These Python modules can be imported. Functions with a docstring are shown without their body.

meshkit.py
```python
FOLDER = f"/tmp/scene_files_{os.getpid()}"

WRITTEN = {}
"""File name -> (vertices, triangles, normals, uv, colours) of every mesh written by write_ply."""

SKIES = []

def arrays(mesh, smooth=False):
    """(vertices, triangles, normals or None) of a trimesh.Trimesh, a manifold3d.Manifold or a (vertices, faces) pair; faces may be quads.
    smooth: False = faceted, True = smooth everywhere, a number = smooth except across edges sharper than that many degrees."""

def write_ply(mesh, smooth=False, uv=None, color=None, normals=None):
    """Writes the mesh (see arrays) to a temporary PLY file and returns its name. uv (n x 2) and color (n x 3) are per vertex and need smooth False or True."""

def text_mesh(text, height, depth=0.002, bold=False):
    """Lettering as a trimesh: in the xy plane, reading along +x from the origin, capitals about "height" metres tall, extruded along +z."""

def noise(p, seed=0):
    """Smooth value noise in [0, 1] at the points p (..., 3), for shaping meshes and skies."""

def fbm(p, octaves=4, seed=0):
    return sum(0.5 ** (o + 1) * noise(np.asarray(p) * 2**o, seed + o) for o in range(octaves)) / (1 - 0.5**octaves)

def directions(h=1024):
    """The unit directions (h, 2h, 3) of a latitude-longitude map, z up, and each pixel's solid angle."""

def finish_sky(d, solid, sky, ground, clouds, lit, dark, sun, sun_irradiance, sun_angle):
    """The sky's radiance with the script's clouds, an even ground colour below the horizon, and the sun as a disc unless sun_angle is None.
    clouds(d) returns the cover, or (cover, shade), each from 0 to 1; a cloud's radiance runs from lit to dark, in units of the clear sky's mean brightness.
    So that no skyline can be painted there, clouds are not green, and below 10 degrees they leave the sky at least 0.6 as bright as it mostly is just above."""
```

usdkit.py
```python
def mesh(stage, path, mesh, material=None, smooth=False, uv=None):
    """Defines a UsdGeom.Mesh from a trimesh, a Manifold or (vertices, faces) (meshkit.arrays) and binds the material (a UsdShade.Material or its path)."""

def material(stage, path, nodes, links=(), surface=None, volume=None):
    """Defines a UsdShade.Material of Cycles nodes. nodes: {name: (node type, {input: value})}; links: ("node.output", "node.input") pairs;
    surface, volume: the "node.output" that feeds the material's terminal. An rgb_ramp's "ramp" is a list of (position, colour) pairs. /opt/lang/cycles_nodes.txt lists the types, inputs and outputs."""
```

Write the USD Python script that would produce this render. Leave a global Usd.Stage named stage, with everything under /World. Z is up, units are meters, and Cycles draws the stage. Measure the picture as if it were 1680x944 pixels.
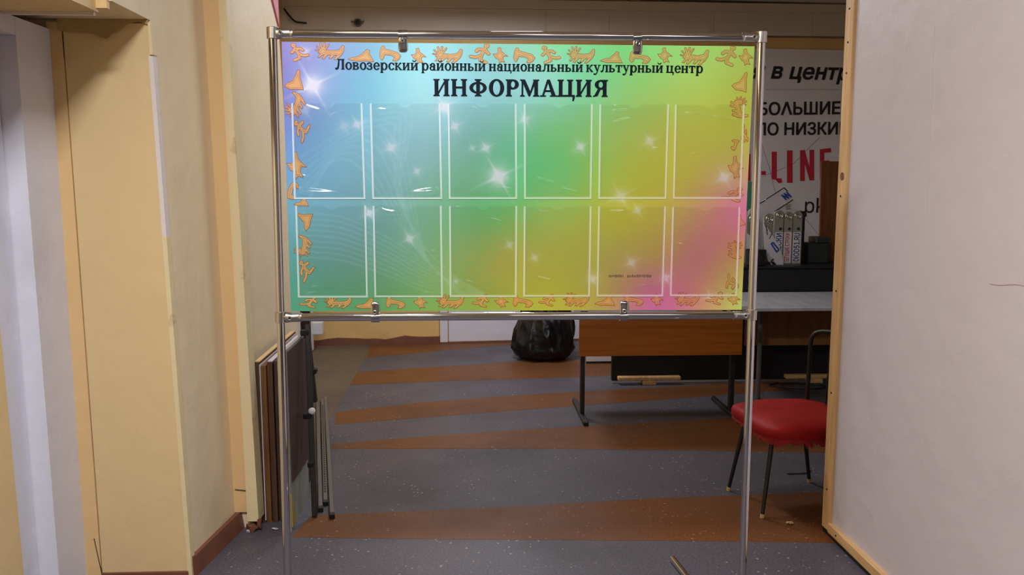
import math, random
import numpy as np, trimesh, usdkit, meshkit
import shapely
from shapely import affinity
from shapely.geometry import Polygon, LineString, Point, box as sbox
from shapely.ops import unary_union
from scipy.interpolate import RBFInterpolator
from scipy.ndimage import gaussian_filter
from pxr import Usd, UsdGeom, UsdLux, Gf, Sdf, UsdShade, Vt

random.seed(7); RNG = np.random.default_rng(7)
stage = Usd.Stage.CreateInMemory()
UsdGeom.SetStageUpAxis(stage, 'Z'); UsdGeom.SetStageMetersPerUnit(stage, 1.0)
UsdGeom.Xform.Define(stage, '/World'); UsdGeom.Scope.Define(stage, '/World/Looks')

# ------------------------------------------------------------------ camera
F = 1400.0; HC = 1.5; PITCH = math.radians(7.1); YAW = math.radians(2.8)
EYE = np.array([0, 0, HC])
FW = np.array([math.sin(YAW) * math.cos(PITCH), math.cos(YAW) * math.cos(PITCH), -math.sin(PITCH)])
RT = np.array([math.cos(YAW), -math.sin(YAW), 0.0]); UP = np.cross(RT, FW)
cam = UsdGeom.Camera.Define(stage, '/World/camera')
cam.CreateHorizontalApertureAttr(36.0); cam.CreateVerticalApertureAttr(36.0 * 944 / 1680)
cam.CreateFocalLengthAttr(36.0 * F / 1680); cam.CreateClippingRangeAttr((0.05, 200.0))
cam.AddTransformOp().Set(Gf.Matrix4d(*RT, 0, *UP, 0, *(-FW), 0, *map(float, EYE), 1))
cam.CreateExposureAttr(1.95)

# ------------------------------------------------------------------ lights
def rect_light(name, pos, w, h, power, color=(1, 1, 1), rot=(0, 0, 0)):
    l = UsdLux.RectLight.Define(stage, '/World/' + name)
    l.CreateWidthAttr(w); l.CreateHeightAttr(h); l.CreateIntensityAttr(power); l.CreateColorAttr(Gf.Vec3f(*color))
    l.AddTranslateOp().Set(Gf.Vec3d(*pos)); l.AddRotateXYZOp().Set(Gf.Vec3f(*rot))
    return l
WARM = (0.97, 1.0, 1.08)
rect_light('ceiling_lamp_front', (-0.42, 0.95, 2.93), 0.40, 0.30, 56.0, WARM)
rect_light('ceiling_lamp_behind', (0.85, -0.2, 2.95), 1.1, 1.1, 1.15, WARM)
rect_light('ceiling_lamp_middle', (0.25, 4.45, 2.98), 0.25, 0.7, 9.0, WARM)
rect_light('ceiling_lamp_rear', (0.1, 6.4, 2.98), 0.5, 0.4, 17.0, WARM)

# ------------------------------------------------------------------ helpers
def at(x, y, Y=None, Z=None, X=None):
    """The point of the plane Y=.., Z=.. or X=.. seen at a pixel of the photograph."""
    d = FW + RT * (x - 840) / F - UP * (y - 472) / F
    t = (Y - EYE[1]) / d[1] if Y is not None else (Z - EYE[2]) / d[2] if Z is not None else (X - EYE[0]) / d[0]
    return EYE + d * t

USED = {}
def numbered(parent, name):
    k = (parent, name); n = USED.get(k, 0); USED[k] = n + 1
    return parent + '/' + (name if n == 0 else f'{name}_{n:03d}')

def meta(prim, label=None, cat=None, group=None, kind=None):
    for k, v in (('label', label), ('category', cat), ('group', group), ('kind', kind)):
        if v: prim.SetCustomDataByKey(k, v)

class Thing:
    def __init__(self, name, label, cat, loc=(0, 0, 0), group=None, kind=None, parent='/World', rotz=0.0):
        self.path = numbered(parent, name); self.loc = np.array(loc, float); self.rotz = rotz
        x = UsdGeom.Xform.Define(stage, self.path); x.AddTranslateOp().Set(Gf.Vec3d(*self.loc))
        if rotz: x.AddRotateZOp().Set(rotz)
        self.prim = x.GetPrim(); meta(self.prim, label, cat, group, kind)
    def part(self, name, mesh, mat, smooth=30, under=None, label=None, kind=None, local=False, col=None):
        path = numbered(under or self.path, name)
        if isinstance(mesh, list): mesh = cat(mesh)
        m = mesh.copy()
        if not local: m.apply_translation(-self.loc)
        p = put(path, m, mat, smooth, col); meta(p, label, None, None, kind)
        return path

def put(path, m, mat, smooth=30, col=None):
    if col is not None:
        g = usdkit.mesh(stage, path, m, mat, False)
        UsdGeom.PrimvarsAPI(g).CreatePrimvar('col', Sdf.ValueTypeNames.Color3fArray, 'vertex').Set(Vt.Vec3fArray.FromNumpy(np.asarray(col, np.float32)))
    else:
        g = usdkit.mesh(stage, path, m, mat, smooth)
    return g.GetPrim()

def single(name, mesh, mat, label, cat_, group=None, kind=None, smooth=30):
    if isinstance(mesh, list): mesh = cat(mesh)
    p = put(numbered('/World', name), mesh, mat, smooth); meta(p, label, cat_, group, kind); return p
def struct(name, mesh, mat, label=None, smooth=30):
    if isinstance(mesh, list): mesh = cat(mesh)
    p = put(numbered('/World', name), mesh, mat, smooth); meta(p, label, None, None, 'structure'); return p

cat = trimesh.util.concatenate
def box(x0, x1, y0, y1, z0, z1): 
    m = trimesh.creation.box([x1 - x0, y1 - y0, z1 - z0]); m.apply_translation([(x0 + x1) / 2, (y0 + y1) / 2, (z0 + z1) / 2]); return m
def hull(pts): return trimesh.convex.convex_hull(np.asarray(pts, float))
def cbox(x0, x1, y0, y1, z0, z1, c=0.003):
    pts = []
    for X, sx in ((x0, 1), (x1, -1)):
        for Y, sy in ((y0, 1), (y1, -1)):
            for Z, sz in ((z0, 1), (z1, -1)):
                pts += [(X, Y + sy * c, Z + sz * c), (X + sx * c, Y, Z + sz * c), (X + sx * c, Y + sy * c, Z)]
    return hull(pts)
def frustum(bot, top, z0, z1):
    """bot, top: lists of (x, y); a wall piece that leans as those of the place do"""
    return hull([(x, y, z0) for x, y in bot] + [(x, y, z1) for x, y in top])
def frame_of(a, b, ref=(0, 0, 1)):
    d = b - a; L = np.linalg.norm(d); d = d / L
    r = np.array(ref, float)
    if abs(d @ r) > 0.95: r = np.array([0, 1.0, 0])
    u = np.cross(r, d); u /= np.linalg.norm(u); v = np.cross(d, u)
    return d, u, v, L
def tube(pts, r, n=16, caps=True):
    pts = np.asarray(pts, float); rr = np.broadcast_to(np.asarray(r, float), (len(pts),))
    ang = np.linspace(0, 2 * np.pi, n, endpoint=False); V = []; u = None
    for i in range(len(pts)):
        t = pts[min(i + 1, len(pts) - 1)] - pts[max(i - 1, 0)]; t /= np.linalg.norm(t)
        if u is None:
            ref = np.array([0, 0, 1.0]) if abs(t[2]) < 0.9 else np.array([1.0, 0, 0])
            u = np.cross(ref, t)
        u = u - t * (u @ t); u /= np.linalg.norm(u); v = np.cross(t, u)
        V.append(pts[i] + rr[i] * (np.cos(ang)[:, None] * u + np.sin(ang)[:, None] * v))
    V = np.vstack(V); Fs = []
    for i in range(len(pts) - 1):
        for j in range(n):
            a, b = i * n + j, i * n + (j + 1) % n
            Fs += [(a, b, b + n), (a, b + n, a + n)]
    if caps:
        k = len(V); V = np.vstack([V, pts[:1], pts[-1:]]); e = (len(pts) - 1) * n
        for j in range(n):
            Fs += [(k, (j + 1) % n, j), (k + 1, e + j, e + (j + 1) % n)]
    return trimesh.Trimesh(V, np.array(Fs), process=False)
def bar(a, b, w, h, ref=(0, 0, 1), c=0.002):
    """square-section bar from a to b, chamfered"""
    a, b = np.array(a, float), np.array(b, float); d, u, v, L = frame_of(a, b, ref)
    m = cbox(-w / 2, w / 2, -h / 2, h / 2, 0, L, min(c, w / 4, h / 4))
    T = np.eye(4); T[:3, 0], T[:3, 1], T[:3, 2], T[:3, 3] = u, v, d, a
    m.apply_transform(T); return m
def spline(pts, n=8):
    pts = np.asarray(pts, float); P = np.vstack([2 * pts[0] - pts[1], pts, 2 * pts[-1] - pts[-2]]); out = []
    for i in range(1, len(P) - 2):
        for t in np.linspace(0, 1, n, endpoint=False):
            out.append(0.5 * (2 * P[i] + (P[i + 1] - P[i - 1]) * t + (2 * P[i - 1] - 5 * P[i] + 4 * P[i + 1] - P[i + 2]) * t ** 2 + (3 * P[i] - P[i - 1] - 3 * P[i + 1] + P[i + 2]) * t ** 3))
    return np.array(out + [pts[-1]])
def polys(s): return [g for g in getattr(s, 'geoms', [s]) if g.geom_type == 'Polygon' and g.area > 1e-12]
def slab(shape, depth):
    return cat([trimesh.creation.extrude_polygon(g, depth, engine='earcut') for g in polys(shape)])
UPR = np.array([[1, 0, 0, 0], [0, 0, -1, 0], [0, 1, 0, 0], [0, 0, 0, 1.0]])
def upright(m, x=0, y=0, z=0, rotz=0.0):
    """a flat mesh of the xy plane stood up to face the camera (-y); its front lies towards -y"""
    m = m.copy(); m.apply_transform(UPR)
    if rotz: m.apply_transform(trimesh.transformations.rotation_matrix(rotz, [0, 0, 1]))
    m.apply_translation([x, y, z]); return m

# ------------------------------------------------------------------ materials
def lin(c):
    c = np.asarray(c, float) / 255; return np.where(c < .04045, c / 12.92, ((c + .055) / 1.055) ** 2.4)
MATS = {}
def mat(name, rgb, rough=0.6, var=0.06, scale=6.0, bump=0.0, bscale=40.0, metallic=0.0, spec=0.5, stretch=(1, 1, 1), detail=4.0, **kw):
    """a plain surface whose tone wanders a little with a noise"""
    c = lin(rgb)
    nodes = {'g': ('texture_coordinate', {}), 'm': ('mapping', {'scale': stretch}), 'n': ('noise_texture', {'scale': scale, 'detail': detail}),
             'r': ('rgb_ramp', {'ramp': [(0.25, tuple(np.clip(c * (1 - var), 0, 1))), (0.75, tuple(np.clip(c * (1 + var), 0, 1)))]}),
             'p': ('principled_bsdf', {'roughness': rough, 'metallic': metallic, 'specular_ior_level': spec, **kw})}
    links = [('g.object', 'm.vector'), ('m.vector', 'n.vector'), ('n.fac', 'r.fac'), ('r.color', 'p.base_color')]
    if bump:
        nodes['bn'] = ('noise_texture', {'scale': bscale, 'detail': 3.0}); nodes['b'] = ('bump', {'strength': 1.0, 'distance': bump})
        links += [('m.vector', 'bn.vector'), ('bn.fac', 'b.height'), ('b.normal', 'p.normal')]
    MATS[name] = usdkit.material(stage, '/World/Looks/' + name, nodes, links, surface='p.BSDF'); return MATS[name]

def wood(name, a, b, rough=0.5, scale=3.0, stretch=(1, 12, 12), spec=0.4):
    ca, cb = tuple(lin(a)), tuple(lin(b))
    MATS[name] = usdkit.material(stage, '/World/Looks/' + name, {
        'g': ('texture_coordinate', {}), 'm': ('mapping', {'scale': stretch}),
        'n': ('noise_texture', {'scale': scale, 'detail': 6.0, 'distortion': 0.6}),
        'r': ('rgb_ramp', {'ramp': [(0.3, ca), (0.7, cb)]}),
        'p': ('principled_bsdf', {'roughness': rough, 'specular_ior_level': spec})},
        [('g.object', 'm.vector'), ('m.vector', 'n.vector'), ('n.fac', 'r.fac'), ('r.color', 'p.base_color')], surface='p.BSDF')
    return MATS[name]

def floor_mat(name, a, b, speck=(170, 165, 160), dirt=(70, 66, 60)):
    """worn terrazzo-print linoleum with pale paint flecks"""
    MATS[name] = usdkit.material(stage, '/World/Looks/' + name, {
        'g': ('geometry', {}),
        'n': ('noise_texture', {'scale': 110.0, 'detail': 4.0, 'roughness': 0.7}), 'r': ('rgb_ramp', {'ramp': [(0.38, tuple(lin(a))), (0.62, tuple(lin(b)))]}),
        'd': ('noise_texture', {'scale': 1.7, 'detail': 6.0}), 'dr': ('rgb_ramp', {'ramp': [(0.40, (0, 0, 0)), (0.75, (0.42, 0.42, 0.42))]}),
        'md': ('mix', {'color2': tuple(lin(dirt))}),
        'v': ('voronoi_texture', {'scale': 30.0}), 'vr': ('rgb_ramp', {'ramp': [(0.0, (1, 1, 1)), (0.09, (1, 1, 1)), (0.17, (0, 0, 0))]}),
        'sn': ('noise_texture', {'scale': 2.3, 'detail': 5.0, 'roughness': 0.75}), 'sr': ('rgb_ramp', {'ramp': [(0.47, (0.12, .12, .12)), (0.58, (.8, .8, .8))]}),
        'x': ('mix', {'mix_type': 'multiply', 'fac': 1.0}), 'ms': ('mix', {'color2': tuple(lin(speck))}),
        'rr': ('rgb_ramp', {'ramp': [(0.3, (.42, .42, .42)), (0.7, (.62, .62, .62))]}),
        'b': ('bump', {'strength': 0.25, 'distance': 0.002}),
        'p': ('principled_bsdf', {'roughness': 0.5, 'specular_ior_level': 0.35})},
        [('g.position', x + '.vector') for x in ('n', 'd', 'v', 'sn')] +
        [('n.fac', 'r.fac'), ('d.fac', 'dr.fac'), ('r.color', 'md.color1'), ('dr.color', 'md.fac'), ('v.distance', 'vr.fac'), ('sn.fac', 'sr.fac'),
         ('vr.color', 'x.color1'), ('sr.color', 'x.color2'), ('md.color', 'ms.color1'), ('x.color', 'ms.fac'), ('ms.color', 'p.base_color'),
         ('d.fac', 'rr.fac'), ('rr.color', 'p.roughness'), ('n.fac', 'b.height'), ('b.normal', 'p.normal')], surface='p.BSDF')
    return MATS[name]

def scuffed(name, rgb, mark, rough=0.55, amount=0.5, scale=2.2, bump=0.0015, thr=(0.55, 0.72)):
    """painted surface with faint smudges and a hand-trowelled relief"""
    MATS[name] = usdkit.material(stage, '/World/Looks/' + name, {
        'g': ('geometry', {}), 'n': ('noise_texture', {'scale': scale, 'detail': 6.0, 'roughness': 0.6}),
        'r': ('rgb_ramp', {'ramp': [(thr[0], (0, 0, 0)), (thr[1], (amount,) * 3)]}),
        'm': ('mix', {'color1': tuple(lin(rgb)), 'color2': tuple(lin(mark))}),
        'bn': ('noise_texture', {'scale': 7.0, 'detail': 5.0}), 'b': ('bump', {'strength': 0.6, 'distance': bump * 6}),
        'p': ('principled_bsdf', {'roughness': rough, 'specular_ior_level': 0.3})},
        [('g.position', 'n.vector'), ('g.position', 'bn.vector'), ('n.fac', 'r.fac'), ('r.color', 'm.fac'), ('m.color', 'p.base_color'), ('bn.fac', 'b.height'), ('b.normal', 'p.normal')], surface='p.BSDF')
    return MATS[name]

scuffed('ochre_paint', (230, 200, 146), (205, 175, 128), amount=0.35)
scuffed('orange_paint', (232, 194, 136), (206, 168, 116), amount=0.3)
scuffed('cream_paint', (240, 218, 180), (222, 198, 160), amount=0.4)
scuffed('cream_edge', (236, 214, 166), (196, 166, 120), amount=0.6, scale=9, thr=(0.62, 0.7))
scuffed('soffit_paint', (190, 160, 105), (130, 105, 65), amount=0.5)
scuffed('plaster_white', (232, 220, 210), (190, 165, 140), amount=0.5, scale=14)
scuffed('door_white', (228, 226, 234), (200, 198, 204), amount=0.4, scale=3)
scuffed('partition_white', (206, 195, 196), (188, 178, 179), amount=0.45, scale=1.5, rough=0.45)
scuffed('grey_wall', (206, 196, 182), (184, 174, 160), amount=0.5)
scuffed('ceiling_paint', (206, 194, 176), (186, 174, 156), amount=0.5)
scuffed('back_wall_paint', (230, 192, 124), (190, 145, 85), amount=0.4)
mat('pink_paint', (214, 120, 140)); mat('crack_dark', (60, 45, 35)); mat('skirting_brown', (122, 76, 56), 0.5, 0.2, 9)
mat('pvc_white', (225, 222, 224), 0.35); mat('gasket', (45, 45, 48), 0.6)
floor_mat('floor_grey', (75, 71, 77), (100, 94, 101), (184, 178, 174), (58, 55, 52))
floor_mat('floor_orange', (100, 57, 20), (126, 75, 31), (176, 146, 118), (58, 48, 42))
floor_mat('floor_brown', (92, 78, 62), (114, 98, 80), (150, 132, 115), (58, 50, 42))
mat('chrome', (215, 213, 215), 0.055, 0.02, 3, metallic=1.0)
mat('clamp_chrome', (190, 188, 192), 0.16, 0.1, 60, metallic=1.0)
mat('bracket_metal', (200, 196, 190), 0.28, 0.05, 10, metallic=1.0)
mat('dark_hole', (30, 30, 32), 0.7)
mat('board_white', (235, 235, 232), 0.4, 0.02)
mat('print_black', (6, 20, 30), 0.55, 0.1, spec=0.15); mat('print_small', (100, 74, 70), 0.5)
wood('pine', (196, 150, 96), (226, 186, 128), stretch=(14, 14, 1))
wood('pine_flat', (196, 150, 96), (226, 186, 128), stretch=(14, 1, 14))
wood('knot_wood', (96, 60, 36), (140, 96, 60), stretch=(8, 8, 8))
mat('black_plastic', (22, 20, 22), 0.45, 0.2); mat('black_board', (15, 15, 18), 0.55, 0.2); mat('black_metal', (36, 30, 30), 0.45, 0.3, 20)
wood('desk_wood', (134, 71, 6), (160, 89, 15), 0.42, 2.2, (1.2, 10, 22))
wood('dark_orange_wood', (128, 82, 40), (150, 98, 50), 0.5, 2.0, (22, 10, 1.2))
wood('brown_wood', (92, 52, 22), (122, 72, 34), 0.55, 2.5, (14, 10, 1))
wood('plank_brown', (66, 42, 26), (96, 62, 38), 0.65, 3, (20, 20, 1.5)); wood('plank_orange', (96, 60, 28), (126, 84, 42), 0.65, 3, (20, 20, 1.5)); wood('plank_dark', (54, 38, 28), (78, 56, 42), 0.65, 3, (20, 20, 1.5))
mat('plank_cream', (214, 180, 124), 0.6, 0.1); mat('panel_dark', (74, 56, 50), 0.55, 0.15, 4); mat('panel_pale', (150, 150, 140), 0.6, 0.15); mat('panel_yellow', (170, 150, 70), 0.6, 0.2); mat('paper_edge', (205, 195, 195), 0.7)
mat('grey_laminate', (178, 176, 178), 0.3, 0.2, 5, stretch=(6, 1, 1)); mat('grey_metal', (120, 118, 116), 0.42, 0.1, 20, metallic=0.6); mat('leg_grey', (96, 90, 86), 0.5, 0.1)
mat('tape_white', (225, 218, 215), 0.6); mat('red_vinyl', (158, 18, 11), 0.62, 0.18, 9, spec=0.3, bump=0.0015, bscale=30)
mat('red_cloth', (150, 26, 24), 0.8, 0.3, 20); mat('chair_black', (26, 22, 22), 0.4, 0.2); mat('seat_under', (60, 46, 36), 0.8)
mat('debris_cream', (205, 175, 130), 0.8, 0.2, 60); mat('paper_white', (214, 208, 212), 0.7, 0.03)
mat('bag_black', (13, 12, 13), 0.36, 0.2, 8, bump=0.03, bscale=6)
mat('poster_white', (226, 222, 226), 0.6, 0.04, 2); mat('poster_black', (28, 26, 28), 0.6); mat('poster_red', (196, 36, 56), 0.6, 0.15, 30); mat('teal', (74, 156, 126), 0.6); mat('poster_blue', (34, 74, 150), 0.6); mat('poster_navy', (42, 48, 110), 0.6); mat('poster_crimson', (170, 50, 70), 0.6); mat('crease', (150, 142, 148), 0.7)
mat('sample_grey', (150, 148, 136), 0.35, 0.1, 14, metallic=0.25); mat('ring_steel', (205, 203, 195), 0.2, metallic=1.0); mat('foil', (120, 118, 122), 0.25, 0.8, 22, bump=0.02, bscale=25, metallic=0.4)
mat('dark_case', (38, 44, 42), 0.5, 0.2); mat('cable_black', (18, 18, 20), 0.5); mat('partition_seam', (196, 188, 192)); mat('pencil_red', (200, 140, 145))

# printed face: colour held by the mesh as the printed picture
MATS['print'] = usdkit.material(stage, '/World/Looks/print', {'a': ('attribute', {'attribute': 'col'}), 'p': ('principled_bsdf', {'roughness': 0.42, 'specular_ior_level': 0.4})}, [('a.color', 'p.base_color')], surface='p.BSDF')
MATS['film'] = usdkit.material(stage, '/World/Looks/film', {
    't': ('transparent_bsdf', {'color': (0.965, 0.965, 0.955)}), 'g': ('glossy_bsdf', {'roughness': 0.12, 'color': (1, 1, 1)}), 'w': ('layer_weight', {'blend': 0.5}), 'f': ('math', {'math_type': 'power', 'value2': 4.0}), 'c': ('math', {'math_type': 'multiply_add', 'value2': 0.6, 'value3': 0.035}),
    'm': ('mix_closure', {})}, [('w.facing', 'f.value1'), ('f.value', 'c.value1'), ('c.value', 'm.fac'), ('t.BSDF', 'm.closure1'), ('g.BSDF', 'm.closure2')], surface='m.closure')
M = MATS

# ------------------------------------------------------------------ floor, ceiling, walls
fl = Thing('floor', 'worn grey linoleum floor with orange stripes and paint flecks', None, kind='structure')
fl.part('linoleum', box(-2.2, 4.6, -3.2, 9.2, -0.05, 0.0), M['floor_grey'])
def floor_patch(px, z): 
    P = [at(x, y, Z=0)[:2] for x, y in px]; m = slab(Polygon(P).buffer(0), z); return m
stripes = [
    [(606, 566), (700, 562), (840, 556), (960, 549), (1260, 536), (1260, 548), (960, 559), (840, 566), (723, 576), (594, 588)],
    [(586, 611), (720, 602), (846, 594), (960, 588), (1270, 574), (1270, 602), (951, 619), (760, 625), (574, 632)],
    [(551, 677), (690, 661), (800, 652), (951, 643), (1300, 624), (1300, 640), (951, 666), (740, 682), (549, 697)],
    [(545, 729), (680, 718), (800, 709), (951, 700), (1400, 676), (1400, 744), (1100, 739), (951, 737), (700, 737), (545, 737)],
    [(512, 846), (800, 834), (1080, 818), (1352, 808), (1500, 803), (1500, 896), (1352, 891), (1080, 888), (700, 885), (478, 882)]]
for s in stripes: fl.part('stripe', floor_patch(s, 0.0006), M['floor_orange'], False)
fl.part('brown_linoleum', slab(Polygon([(-2.1, 3.95), (-0.90, 4.5), (-0.90, 7.47), (-1.0, 7.9), (-2.1, 7.8)]), 0.0008), M['floor_brown'], False)

struct('ceiling', box(-2.4, 4.8, -3.3, 9.3, 3.15, 3.3), M['ceiling_paint'], 'grey painted ceiling above the room')
struct('wall_rear', box(-2.4, 4.8, -3.4, -3.2, 0, 3.15), M['grey_wall'], 'grey wall behind the viewer')
struct('wall_right', box(4.5, 4.7, -3.2, 9.2, 0, 3.15), M['grey_wall'], 'grey wall at the far right of the room')

# left wall: a deep doorway, its far jamb, a first pier, a second pier
wl = Thing('wall_left', 'ochre and cream left wall with a deep doorway and two piers', None, kind='structure')
ZT = 2.065
# first pier (its front is the far jamb of the doorway)
wl.part('pier', frustum([(-1.70, 3.172), (-1.075, 3.172), (-1.022, 3.63), (-1.70, 3.63)], [(-1.70, 3.172), (-1.127, 3.172), (-1.062, 3.63), (-1.70, 3.63)], 0, ZT), M['cream_paint'], False)
wl.part('jamb_panel', frustum([(-1.405, 3.160), (-1.079, 3.160), (-1.079, 3.173), (-1.405, 3.173)], [(-1.425, 3.160), (-1.131, 3.160), (-1.131, 3.173), (-1.425, 3.173)], 0.0, ZT - 0.012), M['ochre_paint'], False)
wl.part('jamb_strip', frustum([(-1.47, 3.156), (-1.408, 3.156), (-1.408, 3.173), (-1.47, 3.173)], [(-1.48, 3.156), (-1.428, 3.156), (-1.428, 3.173), (-1.48, 3.173)], 0.0, ZT - 0.01), M['orange_paint'], False)
# plaster corner bead with chips
def bead(z0, z1, grow):
    f = lambda z: -1.071 - 0.052 * z / 2.06
    return frustum([(f(z0) - 0.012 - grow, 3.155), (f(z0) + 0.002, 3.155), (f(z0) + 0.006, 3.185), (f(z0) - 0.012 - grow, 3.185)], [(f(z1) - 0.012 - grow, 3.155), (f(z1) + 0.002, 3.155), (f(z1) + 0.006, 3.185), (f(z1) - 0.012 - grow, 3.185)], z0, z1)
wl.part('corner_bead', bead(0, 1.3, 0.002), M['cream_edge'], False)
wl.part('corner_bead', bead(1.3, 1.94, 0.001), M['plaster_white'], False)
wl.part('corner_bead', bead(1.945, 2.055, -0.004), M['cream_edge'], False)
# header above the doorway: a near length and a far, prouder length
wl.part('header', box(-1.80, -1.168, -3.2, 2.84, 2.03, 3.15), M['ochre_paint'], False)
wl.part('header', box(-1.80, -1.127, 2.845, 3.18, 2.066, 3.15), M['cream_paint'], False)
wl.part('header_end', box(-1.175, -1.135, 2.825, 2.846, 2.04, 3.15), M['orange_paint'], False)
wl.part('header_trim', box(-1.46, -1.18, 2.832, 2.846, 2.020, 2.030), M['plaster_white'], False)
wl.part('upper_wall', frustum([(-1.7, 3.18), (-1.127, 3.18), (-1.062, 3.63), (-1.7, 3.63)], [(-1.7, 3.18), (-1.15, 3.18), (-1.085, 3.63), (-1.7, 3.63)], ZT, 3.15), M['cream_paint'], False)
# torn ragged plaster along the top of the jamb
rag = [(-1.44, 2.07)] + [(x, 2.07 - d) for x, d in ((-1.44, .045), (-1.40, .05), (-1.36, .052), (-1.325, .053), (-1.30, .066), (-1.275, .072), (-1.255, .055), (-1.235, .048), (-1.20, .018), (-1.16, .012), (-1.13, .022))] + [(-1.13, 2.07)]
wl.part('torn_plaster', upright(slab(Polygon(rag), 0.012), 0, 3.163, 0), M['soffit_paint'], False)
wl.part('crack', cat([bar((-1.428, 3.158, 2.055), (-1.428, 3.158, 1.93), .004, .003), bar((-1.427, 3.157, .16), (-1.405, 3.157, 0.01), .004, .003)]), M['crack_dark'], False)
# second pier
wl.part('pier', frustum([(-1.7, 3.62), (-0.965, 3.62), (-0.962, 4.84), (-1.7, 4.84)], [(-1.7, 3.62), (-1.012, 3.62), (-0.990, 4.50), (-1.7, 4.5)], 0, 3.15), M['cream_paint'], False)
wl.part('pier_face', frustum([(-1.06, 3.605), (-0.962, 3.605), (-0.962, 3.622), (-1.06, 3.622)], [(-1.13, 3.605), (-1.016, 3.605), (-1.016, 3.622), (-1.13, 3.622)], 0.075, 3.15), M['orange_paint'], False)
wl.part('pier_edge', frustum([(-0.966, 3.575), (-0.918, 3.572), (-0.915, 3.66), (-0.966, 3.66)], [(-1.018, 3.59), (-0.992, 3.585), (-0.990, 3.66), (-1.018, 3.66)], 0.045, 3.15), M['cream_edge'], False)
wl.part('broken_foot', cat([hull(np.array([(-0.945, 3.565, 0.02)]) + RNG.uniform(-1, 1, (14, 3)) * (0.028, 0.02, 0.022)), hull(np.array([(-0.918, 3.575, 0.03)]) + RNG.uniform(-1, 1, (12, 3)) * (0.014, 0.012, 0.03))]), M['skirting_brown'], False)
wl.part('score_mark', bar((-1.022, 3.603, 0.178), (-0.972, 3.603, 0.172), .006, .002), M['crack_dark'], False)
# pink paint at the end of the second pier
wl.part('pink_edge', hull([(-0.990, 4.42, 2.42), (-0.990, 4.575, 2.29), (-0.990, 4.52, 3.05), (-0.990, 4.2, 3.05), (-0.974, 4.42, 2.42), (-0.974, 4.575, 2.29), (-0.974, 4.52, 3.05), (-0.974, 4.2, 3.05)]), M['pink_paint'], False)
# doorway back wall, nearer than the door
wl.part('recess_wall', frustum([(-1.9, -3.2), (-1.48, -3.2), (-1.47, 2.745), (-1.9, 2.745)], [(-1.9, -3.2), (-1.48, -3.2), (-1.48, 2.69), (-1.9, 2.69)], 0, 2.05), M['ochre_paint'], False)
wl.part('recess_wall', box(-1.95, -1.75, 2.6, 3.2, 0, 2.07), M['ochre_paint'], False)
wl.part('back_room_wall', box(-1.75, -1.62, 4.4, 8.3, 0, 3.15), M['back_wall_paint'], False)
struct('baseboard_left', cat([frustum([(-1.078, 3.172), (-1.052, 3.160), (-0.990, 3.625), (-1.02, 3.625)], [(-1.078, 3.172), (-1.062, 3.162), (-1.002, 3.625), (-1.02, 3.625)], 0, 0.075)]), M['skirting_brown'], 'brown skirting at the foot of the cream pier', False)
struct('trim_1', box(-1.402, -1.082, 3.148, 3.162, 0.0, 0.022), M['skirting_brown'], 'brown skirting below the ochre jamb panel', False)

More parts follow.
